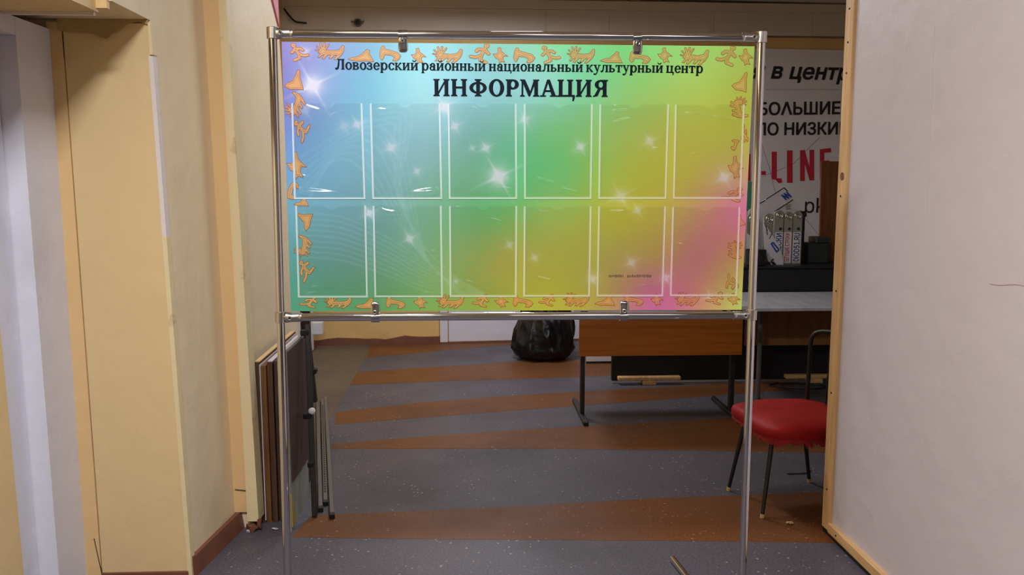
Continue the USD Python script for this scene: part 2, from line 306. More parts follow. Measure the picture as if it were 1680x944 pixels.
# white door in the doorway
d1 = Thing('door_1', 'white painted door with casing inside the ochre doorway', None, (-1.5, 3.0, 0), kind='structure')
d1.part('casing', frustum([(-1.60, 2.950), (-1.462, 2.950), (-1.462, 3.158), (-1.60, 3.158)], [(-1.60, 2.925), (-1.470, 2.925), (-1.470, 3.158), (-1.60, 3.158)], 0, 2.03), M['door_white'], False)
d1.part('door_leaf', frustum([(-1.60, 2.20), (-1.530, 2.20), (-1.530, 2.945), (-1.60, 2.945)], [(-1.60, 2.20), (-1.536, 2.20), (-1.536, 2.920), (-1.60, 2.920)], 0.0, 1.965), M['door_white'], False)
d1.part('lintel', box(-1.60, -1.470, 2.1, 2.924, 1.972, 2.03), M['door_white'], False)
d1.part('scratch', cat([bar((-1.520 + .0, 2.9475, z), (-1.520 + w, 2.9475, z - .004), .002, h) for z, w, h in ((0.47, .012, .012), (0.43, .015, .004), (0.39, .012, .004), (0.34, .02, .03), (0.30, .012, .02))]), M['crack_dark'], False)

# back wall: slightly turned, with a beam of grey panels above
BY = lambda X: 7.80 + 0.08 * (X + 1.39)
th = math.atan(0.08)
wb = Thing('wall_back', 'ochre back wall with a grey panelled beam along its top', None, kind='structure')
wb.part('wall_face', hull([(x, BY(x) + d, z) for x in (-1.75, 4.6) for d in (0, .2) for z in (0, 3.15)]), M['back_wall_paint'], False)
BM = lambda X: 7.755 + 0.072 * (X + 1.0)
BZ = lambda X: 0.0115 * (X + 1.0)          # the beam rises a little to the right
cuts = [-1.75, -0.29, 0.69, 1.27, 2.25, 3.2, 4.55]
for a, b in zip(cuts, cuts[1:]):
    wb.part('beam_panel', hull([(x, BM(x) + d, z + BZ(x)) for x in (a + .0022, b - .0022) for d in (0, .3) for z in (2.80, 3.008)]), M['grey_wall'], False)
wb.part('beam_top', hull([(x, BM(x) + d + 0.004, z + BZ(x)) for x in (-1.75, 4.6) for d in (0, .3) for z in (2.80, 3.09)]), M['grey_wall'], False)
wb.part('beam_cornice', hull([(x, BM(x) + d, z + BZ(x)) for x in (-1.75, 4.6) for d in (-.002, .3) for z in (3.012, 3.09)]), M['ceiling_paint'], False)
sk = [(-1.6, 0.0), (-0.29, 0.0), (-0.29, 0.062)] + [(x, 0.06 + 0.012 * math.sin(9 * x) + 0.01 * RNG.uniform(-1, 1)) for x in np.linspace(-0.35, -1.5, 14)] + [(-1.6, 0.05)]
struct('baseboard_back', upright(slab(Polygon(sk), 0.03), 0, BY(0) - 0.002, 0, th), M['skirting_brown'], 'brown ragged skirting along the foot of the ochre back wall', False)
d2 = Thing('door_2', 'wide white door in the back wall beside a black bag', None, (0.4, BY(.4), 0), kind='structure')
d2.part('frame', hull([(x, BY(x) + d, z) for x in (-0.285, -0.215) for d in (-.05, 0) for z in (0, 2.15)]), M['door_white'])
d2.part('door_leaf', hull([(x, BY(x) + d, z) for x in (-0.205, 1.25) for d in (-.035, 0) for z in (0.015, 2.1)]), M['door_white'])
d2.part('threshold', hull([(x, BY(x) + d, z) for x in (-0.285, 1.3) for d in (-.06, 0) for z in (0, 0.014)]), M['skirting_brown'])
d3 = Thing('door_3', 'white plastic door of the back room behind the black bars', None, (-1.45, 6.9, 0), kind='structure')
d3.part('door_leaf', cbox(-1.62, -1.40, 6.35, 7.58, 0.01, 2.05), M['pvc_white'])
d3.part('gasket', cat([box(-1.402, -1.396, 6.49, 6.50, .18, 1.9), box(-1.402, -1.396, 7.38, 7.39, .18, 1.9), box(-1.402, -1.396, 6.49, 7.39, .18, .19)]), M['gasket'])
d3.part('hinge', cbox(-1.41, -1.32, 7.55, 7.66, 0.14, 0.26, .01), M['pvc_white'])

# things fixed high on the beam
p = at(587, 37, Y=7.735)
det = Thing('ceiling_rose', 'small dark round fitting on the grey beam above the board', 'fitting', p)
m = trimesh.creation.cylinder(radius=0.034, height=0.03, sections=20); m.apply_transform(trimesh.transformations.rotation_matrix(math.pi / 2, [1, 0, 0])); m.apply_translation(p + [0, .006, 0])
det.part('base', m, M['leg_grey']); m = trimesh.creation.icosphere(2, 0.022); m.apply_translation(p + [0, -.012, 0]); det.part('eye', m, M['black_plastic'])
det.part('bracket', cat([bar(p + [-.06, 0.005, .01], p + [.05, .005, -.004], .008, .008), bar(p + [.0, 0.005, .0], p + [.055, .005, .012], .008, .008)]), M['leg_grey'])
single('wire', tube(spline([at(x, y, Y=7.69) for x, y in ((466, 14), (474, 25), (484, 35), (494, 37), (503, 38))]), 0.008, 8), M['cable_black'], 'dark loose wire in the upper left corner of the back room', 'wire')

# ------------------------------------------------------------------ partition on the right
pt = Thing('partition', 'white hardboard partition framed with pine battens on the right', 'partition', (1.53, 2.5, 0))
pt.part('panel', box(1.52, 1.535, 1.2, 3.40, 0.06, 2.9), M['partition_white'], False)
pt.part('batten', cbox(1.508, 1.55, 3.385, 3.462, 0.024, 2.9, .003), M['pine'])
pt.part('batten', cbox(1.500, 1.55, 1.2, 3.384, 0.026, 0.068, .003), M['pine_flat'])
pt.part('base_strip', box(1.514, 1.55, 1.2, 3.462, 0.0, 0.026), M['black_plastic'], False)
def dots(lst, r, h=.004):
    out = []
    for x, y, z in lst:
        m = trimesh.creation.cylinder(radius=r, height=h, sections=10); m.apply_transform(trimesh.transformations.rotation_matrix(math.pi / 2, [0, 1, 0])); m.apply_translation((x, y, z)); out.append(m)
    return out
for q in dots([(1.5075, 3.425, z) for z in (0.2, 0.62, 1.05, 1.44, 1.93, 2.05, 2.18)] + [(1.4995, 3.30, .047), (1.4995, 2.9, .047)], 0.004): pt.part('screw', q, M['dark_hole'])
pt.part('knot', dots([(1.5075, 3.42, 1.52)], .016), M['knot_wood'])
pt.part('pencil_mark', tube(spline([at(x, y, X=1.519) for x, y in ((1624, 466), (1640, 468), (1665, 467), (1680, 469))]), .0007, 6), M['pencil_red'])
pt.part('seam', cat([tube([at(x, y, X=1.5199) for x, y in ((1534, 40), (1529, 160), (1521, 360))], .0006, 6)]), M['partition_seam'])

# ------------------------------------------------------------------ the stand
SY = 2.56
st = Thing('display_stand', 'chrome tubular display stand with corner brackets holding the board', 'stand', (0.15, SY, 0))
TL, TR, BL, BR = (np.array(at(x, y, Y=SY)) for x, y in ((447, 55), (1249, 62), (463, 521), (1234, 517)))
LB, RB = at(472, 944, Y=SY), at(1218, 944, Y=SY)
def col_at(top, low, z): t = (top[2] - z) / (top[2] - low[2]); return top + (low - top) * t
R = 0.0122
footz = 0.0125
Lf, Rf = col_at(TL, LB, footz), col_at(TR, RB, footz)
def shank(top, low, f): return tube([col_at(top, low, z) for z in np.linspace(top[2] + .005, footz + .004, 6)], R, 28)
st.part('upright', shank(TL, LB, 0), M['chrome'], 50); st.part('upright', shank(TR, RB, 0), M['chrome'], 50)
st.part('rail', tube([TL, TR], R, 28), M['chrome'], 50); st.part('rail', tube([BL, BR], R, 28), M['chrome'], 50)
for base, far in ((Lf, (Lf[0] - .03, SY + .42)), (Rf, (0.794, 3.194))):
    a = np.array([far[0], far[1], footz]); b = base.copy(); b[2] = footz; c = b + (b - a) * 0.9
    st.part('foot', tube([a, b, c], R, 24), M['chrome'], 50)
def bracket(corner, sgn, top, low):
    a, b = col_at(top, low, corner[2] + .018), col_at(top, low, corner[2] - .016)
    ms = [tube([a, a + (b - a) * .04, a + (b - a) * .96, b], [R + .001, R + .0042, R + .0042, R + .001], 28)]
    d = np.array([sgn, 0, 0.0])
    n = corner + d * .012
    ring = lambda c, ry, rz: [(c[0], c[1] + ry * math.cos(t), c[2] + rz * math.sin(t)) for t in np.linspace(0, 2 * np.pi, 24, endpoint=False)]
    ms.append(hull(ring(n, .0150, .0165) + ring(n + d * .016, .0155, .0140)))
    ms.append(hull(ring(n + d * .016, .0150, .0140) + ring(n + d * .038, .0138, .0138)))
    ms.append(hull(ring(n + d * .038, .0128, .0128) + ring(n + d * .043, .0140, .0140) + ring(n + d * .047, .0140, .0140)))
    br = st.part('bracket', ms, M['bracket_metal'], 35)
    c = corner + d * .026 + [0, -.0162, 0]
    t = trimesh.creation.torus(0.0052, 0.0018, major_sections=20, minor_sections=8); t.apply_transform(trimesh.transformations.rotation_matrix(math.pi / 2, [1, 0, 0])); t.apply_translation(c)
    st.part('screw', t, M['ring_steel'], 40, under=br)
    h = trimesh.creation.cylinder(radius=.0036, height=.003, sections=14); h.apply_transform(trimesh.transformations.rotation_matrix(math.pi / 2, [1, 0, 0])); h.apply_translation(c)
    st.part('socket', h, M['dark_hole'], under=br)
bracket(TL, 1, TL, LB); bracket(TR, -1, TR, RB); bracket(BL, 1, TL, LB); bracket(BR, -1, TR, RB)
def clamp(px, py, up):
    """strap over the rail with a tongue on the board: up = 1 for the top rail"""
    c = np.array(at(px, py, Y=SY)); w = .0125
    strap = []
    ang = np.linspace(0, 2 * np.pi, 25)
    prof = Polygon([(0.0152 * math.cos(t), 0.0152 * math.sin(t)) for t in ang])
    k = trimesh.creation.extrude_polygon(prof, 2 * w); k.apply_transform(np.array([[0, 0, 1, -w], [1, 0, 0, 0], [0, 1, 0, 0], [0, 0, 0, 1.0]])); k.apply_translation(c)
    strap.append(k)
    tongue = []
    for dz, dy, hw in ((-.006, -.0125, w), (-.020, -.0135, w), (-.030, -.0120, w * 1.02), (-.040, -.0105, w * 1.05), (-.0455, -.009, w * .9), (-.048, -.0065, w * .6)):
        for sx in (-1, 1):
            tongue += [(c[0] + sx * hw, min(SY + dy + .003, SY - .0057), c[2] + up * dz), (c[0] + sx * hw * .7, SY + dy, c[2] + up * dz), (c[0] + sx * hw, SY - .0057, c[2] + up * dz)]
    path = st.part('clamp', [*strap, hull(tongue)], M['clamp_chrome'], 35)
    s = c + np.array([0, -.0165, -.018 * up])
    t = trimesh.creation.torus(0.0046, 0.0018, major_sections=20, minor_sections=8); t.apply_transform(trimesh.transformations.rotation_matrix(math.pi / 2, [1, 0, 0])); t.apply_translation(s)
    st.part('screw', t, M['ring_steel'], 40, under=path)
    h = trimesh.creation.cylinder(radius=.003, height=.004, sections=12); h.apply_transform(trimesh.transformations.rotation_matrix(math.pi / 2, [1, 0, 0])); h.apply_translation(s)
    st.part('socket', h, M['dark_hole'], under=path)
clamp(661, 58, 1); clamp(1045, 62, 1); clamp(616, 521, -1); clamp(1023, 519, -1)

# ------------------------------------------------------------------ the printed board
BF = 2.5555                                    # its printed face
c4 = [np.array(at(x, y, Y=BF)) for x, y in ((462, 68.5), (1238, 76), (1216.5, 508.5), (477.5, 511))]
bx0, bx1 = (c4[0][0] + c4[3][0]) / 2, (c4[1][0] + c4[2][0]) / 2
bd = Thing('information_board', 'colourful blue to pink printed information board with twelve clear pockets', 'notice board', ((bx0 + bx1) / 2, BF, c4[3][2]))
def quad_at(s, t):
    """s to the right, t downwards, from 0 to 1"""
    s = np.asarray(s)[..., None]; t = np.asarray(t)[..., None]
    return (c4[0] * (1 - s) + c4[1] * s) * (1 - t) + (c4[3] * (1 - s) + c4[2] * s) * t
bd.part('panel', hull([c + [0, d, 0] for c in c4 for d in (0.0004, .0045)]), M['board_white'], False)

COLS = [  # printed colours as they are seen at places of the picture
 (465,75,142,135,214),(520,75,138,150,224),(560,75,120,160,226),(620,75,112,180,226),(700,75,128,204,222),(800,78,120,200,190),(900,78,120,206,150),(1000,78,105,200,116),(1100,80,130,200,106),(1236,80,150,182,86),
 (480,140,116,130,212),(600,140,94,174,226),(680,140,130,206,222),(760,140,130,206,212),(880,140,130,202,186),(960,140,110,196,140),(1040,140,126,190,100),(1150,140,156,186,84),(1225,140,158,170,72),
 (470,200,104,135,214),(480,220,100,150,216),(560,220,104,180,216),(680,220,118,190,200),(780,220,112,192,164),(900,220,108,190,112),(1000,220,140,182,86),(1100,220,166,170,70),(1222,220,172,166,74),
 (475,300,98,176,212),(560,300,104,186,202),(670,300,104,186,170),(780,300,96,186,120),(850,300,92,192,106),(930,300,122,190,94),(1040,300,176,176,60),(1130,300,182,160,80),(1220,300,190,140,126),
 (480,345,98,184,196),(600,345,96,182,172),(690,345,92,182,136),(800,345,92,186,96),(900,345,152,186,76),(1000,345,182,176,56),(1100,345,186,156,86),(1225,345,206,108,156),
 (480,420,84,180,160),(560,420,94,176,150),(680,420,90,182,120),(770,420,130,182,80),(830,420,166,176,60),(900,420,182,176,56),(1000,420,182,160,76),(1080,420,186,140,96),(1150,420,192,110,136),(1218,420,190,140,100),
 (482,495,76,182,130),(560,495,80,182,110),(700,495,106,186,80),(800,495,152,186,60),(900,495,190,186,52),(1000,495,192,154,86),(1062,495,206,108,150),(1110,495,206,110,146),(1160,495,202,142,114),(1212,495,186,184,104)]
COLS = np.array(COLS, float)
CORR = np.array([(605, 137, 39, 31, 9), (1045, 217, 4, 0, 6), (550, 397, 18, -7, 12), (1150, 422, -22, -3, -28), (700, 407, 36, -5, 18), (905, 402, -19, -9, 12), (780, 210, 11, -7, 11), (470, 75, 8, 8, 4), (1220, 80, 0, 0, 0), (1210, 500, -10, 0, -10)], float)
COLS[:, 2:] += RBFInterpolator(CORR[:, :2] / 100, CORR[:, 2:], kernel='linear')(COLS[:, :2] / 100)
rbf = RBFInterpolator(COLS[:, :2] / 100, COLS[:, 2:], smoothing=0.02, kernel='thin_plate_spline')
SPARK = [(513, 140, 24, 1.0), (729, 176, 13, .9), (818, 290, 22, .95), (606, 350, 9, .8), (642, 242, 10, .7), (797, 243, 9, .75), (861, 196, 9, .7), (952, 241, 9, .75), (1066, 232, 10, .6), (1188, 291, 12, .75), (672, 392, 9, .7), (684, 281, 6, .6), (586, 204, 9, .7), (500, 85, 10, .6), (746, 207, 9, .7),
         (1018, 322, 14, .6), (1046, 345, 8, .6), (1036, 431, 9, .55), (972, 458, 9, .6), (1092, 456, 9, .6), (877, 423, 7, .5), (775, 243, 5, .5), (836, 402, 7, .5), (1165, 486, 8, .5), (500, 180, 12, .4), (565, 207, 10, .4), (748, 462, 4, .5)]
def printed(px, py):
    px, py = np.asarray(px, float), np.asarray(py, float); shp = px.shape
    base = rbf(np.stack([px.ravel(), py.ravel()], 1) / 100).reshape(*shp, 3)
    wv = np.zeros(shp)
    for x0, y0, r, a in SPARK:
        dx, dy = px - x0, py - y0; d = np.hypot(dx, dy)
        core = .9 * np.exp(-(d / (r * .62)) ** 2) + 0.28 * np.exp(-(d / (r * 1.4)) ** 2); rays = 0
        for ang, ln in ((-0.45, 2.9), (1.05, 2.7)):
            u = dx * math.cos(ang) + dy * math.sin(ang); v = -dx * math.sin(ang) + dy * math.cos(ang)
            rays = rays + .5 * np.exp(-(v / (0.05 * r + 1.0)) ** 2) * np.clip(1 - np.abs(u) / (ln * r), 0, 1)
        wv = np.maximum(wv, a * np.clip(core + rays, 0, 1))
    wv = wv * .85
    base = base * np.interp(px, [460, 605, 700, 780, 905, 1045, 1150, 1240], [.90, .89, .98, .97, 1.05, 1.09, 1.15, 1.17])[..., None]
    return np.clip(base * (1 - wv[..., None]) + np.array([226, 224, 236]) * wv[..., None], 0, 255)
PK = 0.92
def tone(rgb): return np.clip(lin(np.asarray(rgb) * 1.0) * PK, 0, 0.95)
nx, ny = 520, 296
S, T = np.meshgrid(np.linspace(0, 1, nx), np.linspace(0, 1, ny))
PXY = quad_at(S, T)
def pix(P):
    d = np.asarray(P) - EYE; z = d @ FW; return 840 + F * (d @ RT) / z, 472 - F * (d @ UP) / z
gx, gy = pix(PXY)
rgb = printed(gx, gy)
# fine pale flourish lines of the print
lines = []
for k in range(7):                       # fan that rises from the lower middle, arches over and falls to the left
    t = np.linspace(0, 1, 90)
    xt, yt = 528 + 12.5 * k, 262 - 11.0 * k
    lines.append(spline([(505 - k * 2, 305 - 12 * k + 18), (xt + 14 - 3 * k, yt), (585 + 11 * k, 268 - 9 * k), (640 + 6 * k, 345 - 2 * k), (690 + 1 * k, 420), (760 - 2 * k, 484)], 14))
for k in range(4): lines.append(spline([(618, 175 + k * 9), (650 - 3 * k + (4 - k) * 3, 172 + k * 9), (672 - 10 * k, 192 + 10 * k), (664 - 6 * k, 240), (655 - 3 * k, 310), (690, 400), (780, 486)], 14))
for k in range(9): lines.append(spline([(495, 345 + 9 * k), (560, 352 + 9 * k), (630, 385 + 8 * k), (700, 430 + 6 * k), (800, 487)], 14))
lw = np.zeros(gx.shape)
stepx = 2.06
for L in lines:
    pts = np.concatenate([np.stack([np.linspace(a[0], b[0], 6), np.linspace(a[1], b[1], 6)], 1) for a, b in zip(L, L[1:])])
    s = (pts[:, 0] - (462 + (477.5 - 462) * (pts[:, 1] - 70) / 440)) / (776 - 37 * (pts[:, 1] - 70) / 440) * (nx - 1); t = (pts[:, 1] - (68.5 + 7 * s / nx)) / 440 * (ny - 1)
    i, j = np.round(s).astype(int), np.round(t).astype(int); ok = (i >= 0) & (i < nx) & (j >= 0) & (j < ny)
    lw[j[ok], i[ok]] = 1.0
lw = gaussian_filter(lw, 0.75) * 0.20
rgb = rgb * (1 - lw[..., None]) + np.array([205, 235, 235]) * lw[..., None]
idx = np.arange(nx * ny).reshape(ny, nx)
q = np.stack([idx[:-1, :-1], idx[1:, :-1], idx[1:, 1:], idx[:-1, 1:]], -1).reshape(-1, 4)
fc = np.vstack([q[:, [0, 1, 2]], q[:, [0, 2, 3]]])
bd.part('print', trimesh.Trimesh(PXY.reshape(-1, 3), fc, process=False), M['print'], False, col=tone(rgb.reshape(-1, 3)))

# --- lettering: a slab-serif alphabet drawn here
def rc(x0, y0, x1, y1): return sbox(min(x0, x1), min(y0, y1), max(x0, x1), max(y0, y1))
def ell(cx, cy, rx, ry, n=36): return Polygon([(cx + rx * math.cos(t), cy + ry * math.sin(t)) for t in np.linspace(0, 2 * np.pi, n, endpoint=False)])
def ring_(cx, cy, rx, ry, sx, sy): return ell(cx, cy, rx, ry).difference(ell(cx, cy, rx - sx, ry - sy))
def stem(x, w, y0, y1, lo=True, hi=True, e=6, h=6.5):
    s = [rc(x, y0, x + w, y1)]
    if lo: s.append(Polygon([(x - e, y0), (x + w + e, y0), (x + w + e, y0 + h * .7), (x + w, y0 + h * 1.5), (x, y0 + h * 1.5), (x - e, y0 + h * .7)]))
    if hi: s.append(Polygon([(x - e, y1), (x + w + e, y1), (x + w + e, y1 - h * .7), (x + w, y1 - h * 1.5), (x, y1 - h * 1.5), (x - e, y1 - h * .7)]))
    return unary_union(s)
def seg(x0, y0, x1, y1, w): return LineString([(x0, y0), (x1, y1)]).buffer(w / 2, cap_style=2)
def glyph(ch):
    s, X, U = 17, 70, unary_union
    if ch == ' ': return None, 26
    if ch == 'о': return ring_(36, 35, 33, 36.5, 17.5, 8), 72
    if ch == 'с': return U([ring_(35, 35, 32, 36.5, 17.5, 8).difference(Polygon([(40, 53), (80, 46), (80, 16), (44, 17)])), rc(52, 46, 61, 66)]), 66
    if ch == 'е': return U([ring_(35, 35, 32, 36.5, 17, 8).difference(rc(36, 17, 80, 33)), rc(10, 33, 66, 40)]), 70
    if ch == 'н': return U([stem(8, s, 0, X), stem(50, s, 0, X), rc(20, 32, 54, 40)]), 80
    if ch in 'ий': 
        g = [stem(8, s, 0, X), stem(52, s, 0, X), Polygon([(22, 3), (22, 18), (55, 67), (55, 52)])]
        if ch == 'й': g.append(ell(38.5, 96, 19, 16).difference(ell(38.5, 100, 13, 13)).intersection(rc(0, 78, 90, 97)))
        return U(g), 82
    if ch == 'р': return U([stem(8, s, -27, X, True, False), Polygon([(2, X), (8, X - 7), (25, X - 7), (25, X)]), ring_(42, 35, 32, 36.5, 17.5, 8).difference(rc(0, -10, 14, 80)).difference(Polygon([(12, 20), (25, 12), (25, 60), (12, 60)]))]), 80
    if ch == 'а': return U([rc(42, 0, 59, 50), Polygon([(42, 0), (68, 0), (68, 5), (59, 9), (42, 9)]), ring_(36, 46, 25, 25, 16, 8).intersection(rc(8, 46, 61, 75)), ell(14, 52, 8, 8), ring_(30, 21, 25, 22, 15, 7.5).intersection(rc(0, -5, 44, 60)), rc(30, 36, 44, 43)]), 72
    if ch == 'в': return U([stem(8, s, 0, X, True, True), ring_(34, 52.5, 27, 18, 15, 7.5).intersection(rc(22, 20, 80, 75)), ring_(35, 19, 31, 19.5, 16, 7.5).intersection(rc(22, -5, 80, 45)), rc(20, 63, 36, X), rc(20, 33, 36, 40), rc(20, 0, 36, 7.5)]), 72
    if ch == 'з': return U([ring_(28, 51, 26, 20, 15, 8).intersection(Polygon([(4, 56), (28, 56), (28, 30), (80, 30), (80, 80), (4, 80)])), ring_(28, 20, 29, 21.5, 16, 8).intersection(Polygon([(-4, 14), (28, 14), (28, 50), (80, 50), (80, -8), (-4, -8)])), rc(18, 33, 32, 41), ell(9, 55, 7, 7), ell(7, 14, 7.5, 7.5)]), 64
    if ch == 'к': return U([stem(8, s, 0, X), rc(22, 31, 36, 39), Polygon([(28, 36), (44, 34), (70, 6), (74, 6), (74, 0), (52, 0)]), Polygon([(28, 34), (36, 34), (58, 60), (66, 60), (68, 71), (54, 71), (46, 64)])]), 77
    if ch == 'ы': return U([stem(8, s, 0, X), ring_(34, 20, 29, 20.5, 16, 7.5).intersection(rc(22, -5, 80, 45)), rc(20, 33, 36, 40.5), rc(20, 0, 36, 7.5), stem(78, s, 0, X)]), 108
    if ch == 'ь': return U([stem(8, s, 0, X), ring_(34, 20, 30, 20.5, 16, 7.5).intersection(rc(22, -5, 80, 45)), rc(20, 33, 36, 40.5), rc(20, 0, 36, 7.5)]), 70
    if ch == 'ц': return U([stem(8, s, 0, X), stem(50, s, 0, X), rc(8, 0, 80, 8), Polygon([(70, 8), (80, 8), (80, -8), (74, -22), (68, -22), (70, -6)])]), 86
    if ch == 'л': return U([stem(54, s, 0, X), rc(22, 62, 60, X), Polygon([(24, X), (34, X), (32, 30), (26, 8), (14, -1), (4, 0), (4, 8), (14, 10), (20, 30)]), ell(8, 7, 8, 7.5)]), 82
    if ch == 'у': return U([Polygon([(4, X), (22, X), (46, 14), (36, 2)]), rc(-2, 64, 32, X), rc(46, 64, 74, X), Polygon([(56, X), (64, X), (40, -6), (26, -26), (10, -28), (6, -20), (22, -16), (34, 0)]), ell(10, -20, 8, 8)]), 74
    if ch == 'т': return U([stem(26, s, 0, X, True, False), rc(2, 62, 67, X), rc(2, 48, 9, X), rc(60, 48, 67, X)]), 72
    if ch == 'Л': return U([stem(66, 20, 0, 100), rc(26, 91, 76, 100), rc(22, 94, 90, 100), Polygon([(32, 100), (43, 100), (40, 40), (32, 10), (17, -2), (4, 0), (4, 10), (16, 13), (24, 38)]), ell(9, 9, 9, 9)]), 98
    w = 21
    if ch == 'И': return U([stem(8, w, 0, 100, e=8), stem(68, w, 0, 100, e=8), Polygon([(26, 4), (26, 20), (71, 96), (71, 80)])]), 107
    if ch == 'Н': return U([stem(8, w, 0, 100, e=8), stem(68, w, 0, 100, e=8), rc(26, 46, 72, 56)]), 107
    if ch == 'Ф': return U([stem(46, w, 0, 100, e=9), ring_(56.5, 50, 52, 34, 21, 9)]), 119
    if ch == 'О': return ring_(50, 50, 46, 51.5, 23, 9), 106
    if ch == 'Р': return U([stem(8, w, 0, 100, e=8), ring_(44, 71, 35, 29, 22, 9).intersection(rc(26, 30, 100, 110)), rc(26, 91, 46, 100), rc(26, 42, 46, 51)]), 89
    if ch == 'М': return U([stem(8, 9, 0, 100, e=9), stem(86, w, 0, 100, e=8), Polygon([(4, 100), (28, 100), (64, 22), (58, 2), (50, 2), (10, 94)]), Polygon([(52, 2), (59, 2), (96, 92), (96, 100), (84, 100)])]), 124
    if ch == 'А': return U([Polygon([(40, 100), (56, 100), (94, 0), (70, 0)]), Polygon([(40, 100), (49, 92), (18, 0), (8, 0)]), rc(26, 28, 76, 37), rc(-4, 0, 32, 6.5), rc(58, 0, 104, 6.5)]).buffer(0), 104
    if ch == 'Ц': return U([stem(8, w, 0, 100, e=8), stem(66, w, 0, 100, e=8), rc(8, 0, 104, 9.5), Polygon([(92, 9), (105, 9), (105, -8), (99, -26), (92, -26), (93, -6)])]), 112
    if ch == 'Я': return U([stem(60, w, 0, 100, e=8), ring_(46, 72, 36, 28, 22, 9).intersection(rc(0, 30, 63, 110)), rc(44, 91, 63, 100), rc(42, 43, 63, 52), Polygon([(30, 48), (46, 46), (26, 4), (0, 0), (0, 6), (8, 8)])]), 96
    raise KeyError(ch)
def serif(text):
    out, x = [], 0.0
    for ch in text:
        g, a = glyph(ch)
        if g is not None: out.append(affinity.translate(g.buffer(0.9), x, 0))
        x += a
    return unary_union(out).simplify(0.35)
def fit_text(shape, px0, px1, pyb, pyh, Y, depth, hpx):
    """stand lettering up between two pixels of the board's plane, capitals hpx pixels tall"""
    a, b = at(px0, pyb, Y=Y), at(px1, pyh, Y=Y); x0, y0, x1, y1 = shape.bounds
    sx = (b[0] - a[0]) / (x1 - x0); sy = hpx * np.linalg.norm(at(840, 300, Y=Y) - at(840, 301, Y=Y)) / 100
    m = slab(affinity.affine_transform(shape, [sx, 0, 0, sy, -x0 * sx, 0]), depth)
    m = upright(m); m.apply_transform(trimesh.transformations.rotation_matrix(-math.atan2(b[2] - a[2], b[0] - a[0]), [0, 1, 0])); m.apply_translation(a); return m
bd.part('title_lettering', fit_text(serif('Ловозерский районный национальный культурный центр'), 550, 1153, 114.0, 120.0, BF - .0006, .0004, 16.5), M['print_black'], False)
bd.part('heading_lettering', fit_text(serif('ИНФОРМАЦИЯ'), 711, 997, 157.6, 159.0, BF - .0006, .0004, 27.0), M['print_black'], False)

# --- printed border figures
def strokes(lst, w=.09): return unary_union([LineString(l).buffer(w) for l in lst])
FIG = {
 'deer': unary_union([Polygon([(.30, .46), (.42, .53), (.62, .50), (.82, .56), (.93, .82), (1.0, .78), (.98, .46), (.90, .24), (.70, -.06), (.62, -.02), (.76, .24), (.66, .22), (.52, .0), (.45, .04), (.54, .24), (.42, .24), (.28, -.02), (.21, .02), (.32, .26), (.24, .24), (.13, .06), (.07, .10), (.18, .30), (.08, .36)]),
                      strokes([[(.24, .42), (.02, .52)], [(.24, .44), (.06, .74)], [(.25, .46), (.18, .92)], [(.27, .46), (.32, .95)], [(.29, .46), (.46, .86)]], .032), Point(.24, .42).buffer(.12)]),
 'tent': Polygon([(0, .22), (.14, .34), (.42, .44), (.62, .72), (.72, .92), (.84, .86), (.82, .62), (.90, .40), (1.0, .06), (.62, .10), (.30, .08), (.14, .16)]),
 'dog': Polygon([(0, .34), (.06, .80), (.14, .96), (.24, .94), (.26, .78), (.52, .68), (.86, .56), (1.0, .36), (.92, .16), (.78, .02), (.60, .06), (.70, .26), (.54, .40), (.38, .40), (.26, .44), (.18, .18), (.10, .08)]),
 'man': strokes([[(.62, .72), (.46, .40)], [(.46, .40), (.20, .30), (.02, .34)], [(.46, .40), (.42, .16), (.66, .04)], [(.62, .70), (.36, .72), (.26, .62)], [(.62, .70), (.78, .48)]], .075).union(Point(.70, .90).buffer(.12)),
 'bird': unary_union([Polygon([(.34, .92), (.52, .96), (.58, .72), (.74, .60), (.98, .44), (.72, .46), (.66, .30), (.80, .08), (.56, .14), (.44, .02), (.40, .26), (.20, .34), (.04, .58), (.26, .56), (.36, .70)])])}
BOARD = Polygon([(p[0], p[2]) for p in c4]).buffer(-.001)
def place_fig(kind, cx, cy, w, h, rot=0, flip=False, olive=0.0):
    s = FIG[kind]; x0, y0, x1, y1 = s.bounds; s = affinity.translate(s, -(x0 + x1) / 2, -(y0 + y1) / 2); s = affinity.scale(s, 1 / (x1 - x0), 1 / (y1 - y0), origin=(0, 0))
    if flip: s = affinity.scale(s, -1, 1, origin=(0, 0))
    mpp = 1.826e-3
    s = affinity.rotate(affinity.scale(s, w * mpp, h * mpp, origin=(0, 0)), rot, origin=(0, 0)).buffer(0.0008).simplify(0.0004)
    c = at(cx, cy, Y=BF - .0004)
    s = s.intersection(affinity.translate(BOARD, -c[0], -c[2]))
    under = printed(np.array([cx]), np.array([cy]))[0]
    k = np.clip((cx - 820) / 380, 0, 1)
    body = np.array([226, 164, 92]) * (.85 - .35 * k) + under * (.15 + .35 * k)
    edge = np.array([168, 92, 44]) * (.75) + under * .25
    m = upright(slab(s, 0.0002), *c); p_ = bd.part('printed_figure', m, M['print'], False, col=np.tile(tone(edge), (len(m.vertices), 1)))
    inner = s.buffer(-0.0021)
    if inner.area > 1e-6:
        c2 = c - [0, .0002, 0]; m = upright(slab(inner.simplify(.0003), 0.0002), *c2); cl = [np.tile(tone(body), (len(m.vertices), 1))]; ms = [m]
        vein = s.buffer(-.0046).difference(s.buffer(-.0064)).simplify(.0003)
        if vein.area > 4e-6:
            m = upright(slab(vein, 0.0002), *(c - [0, .00035, 0])); ms.append(m); cl.append(np.tile(tone(edge * .6 + body * .4), (len(m.vertices), 1)))
        bd.part('fill', ms, M['print'], False, under=p_, col=np.vstack(cl))
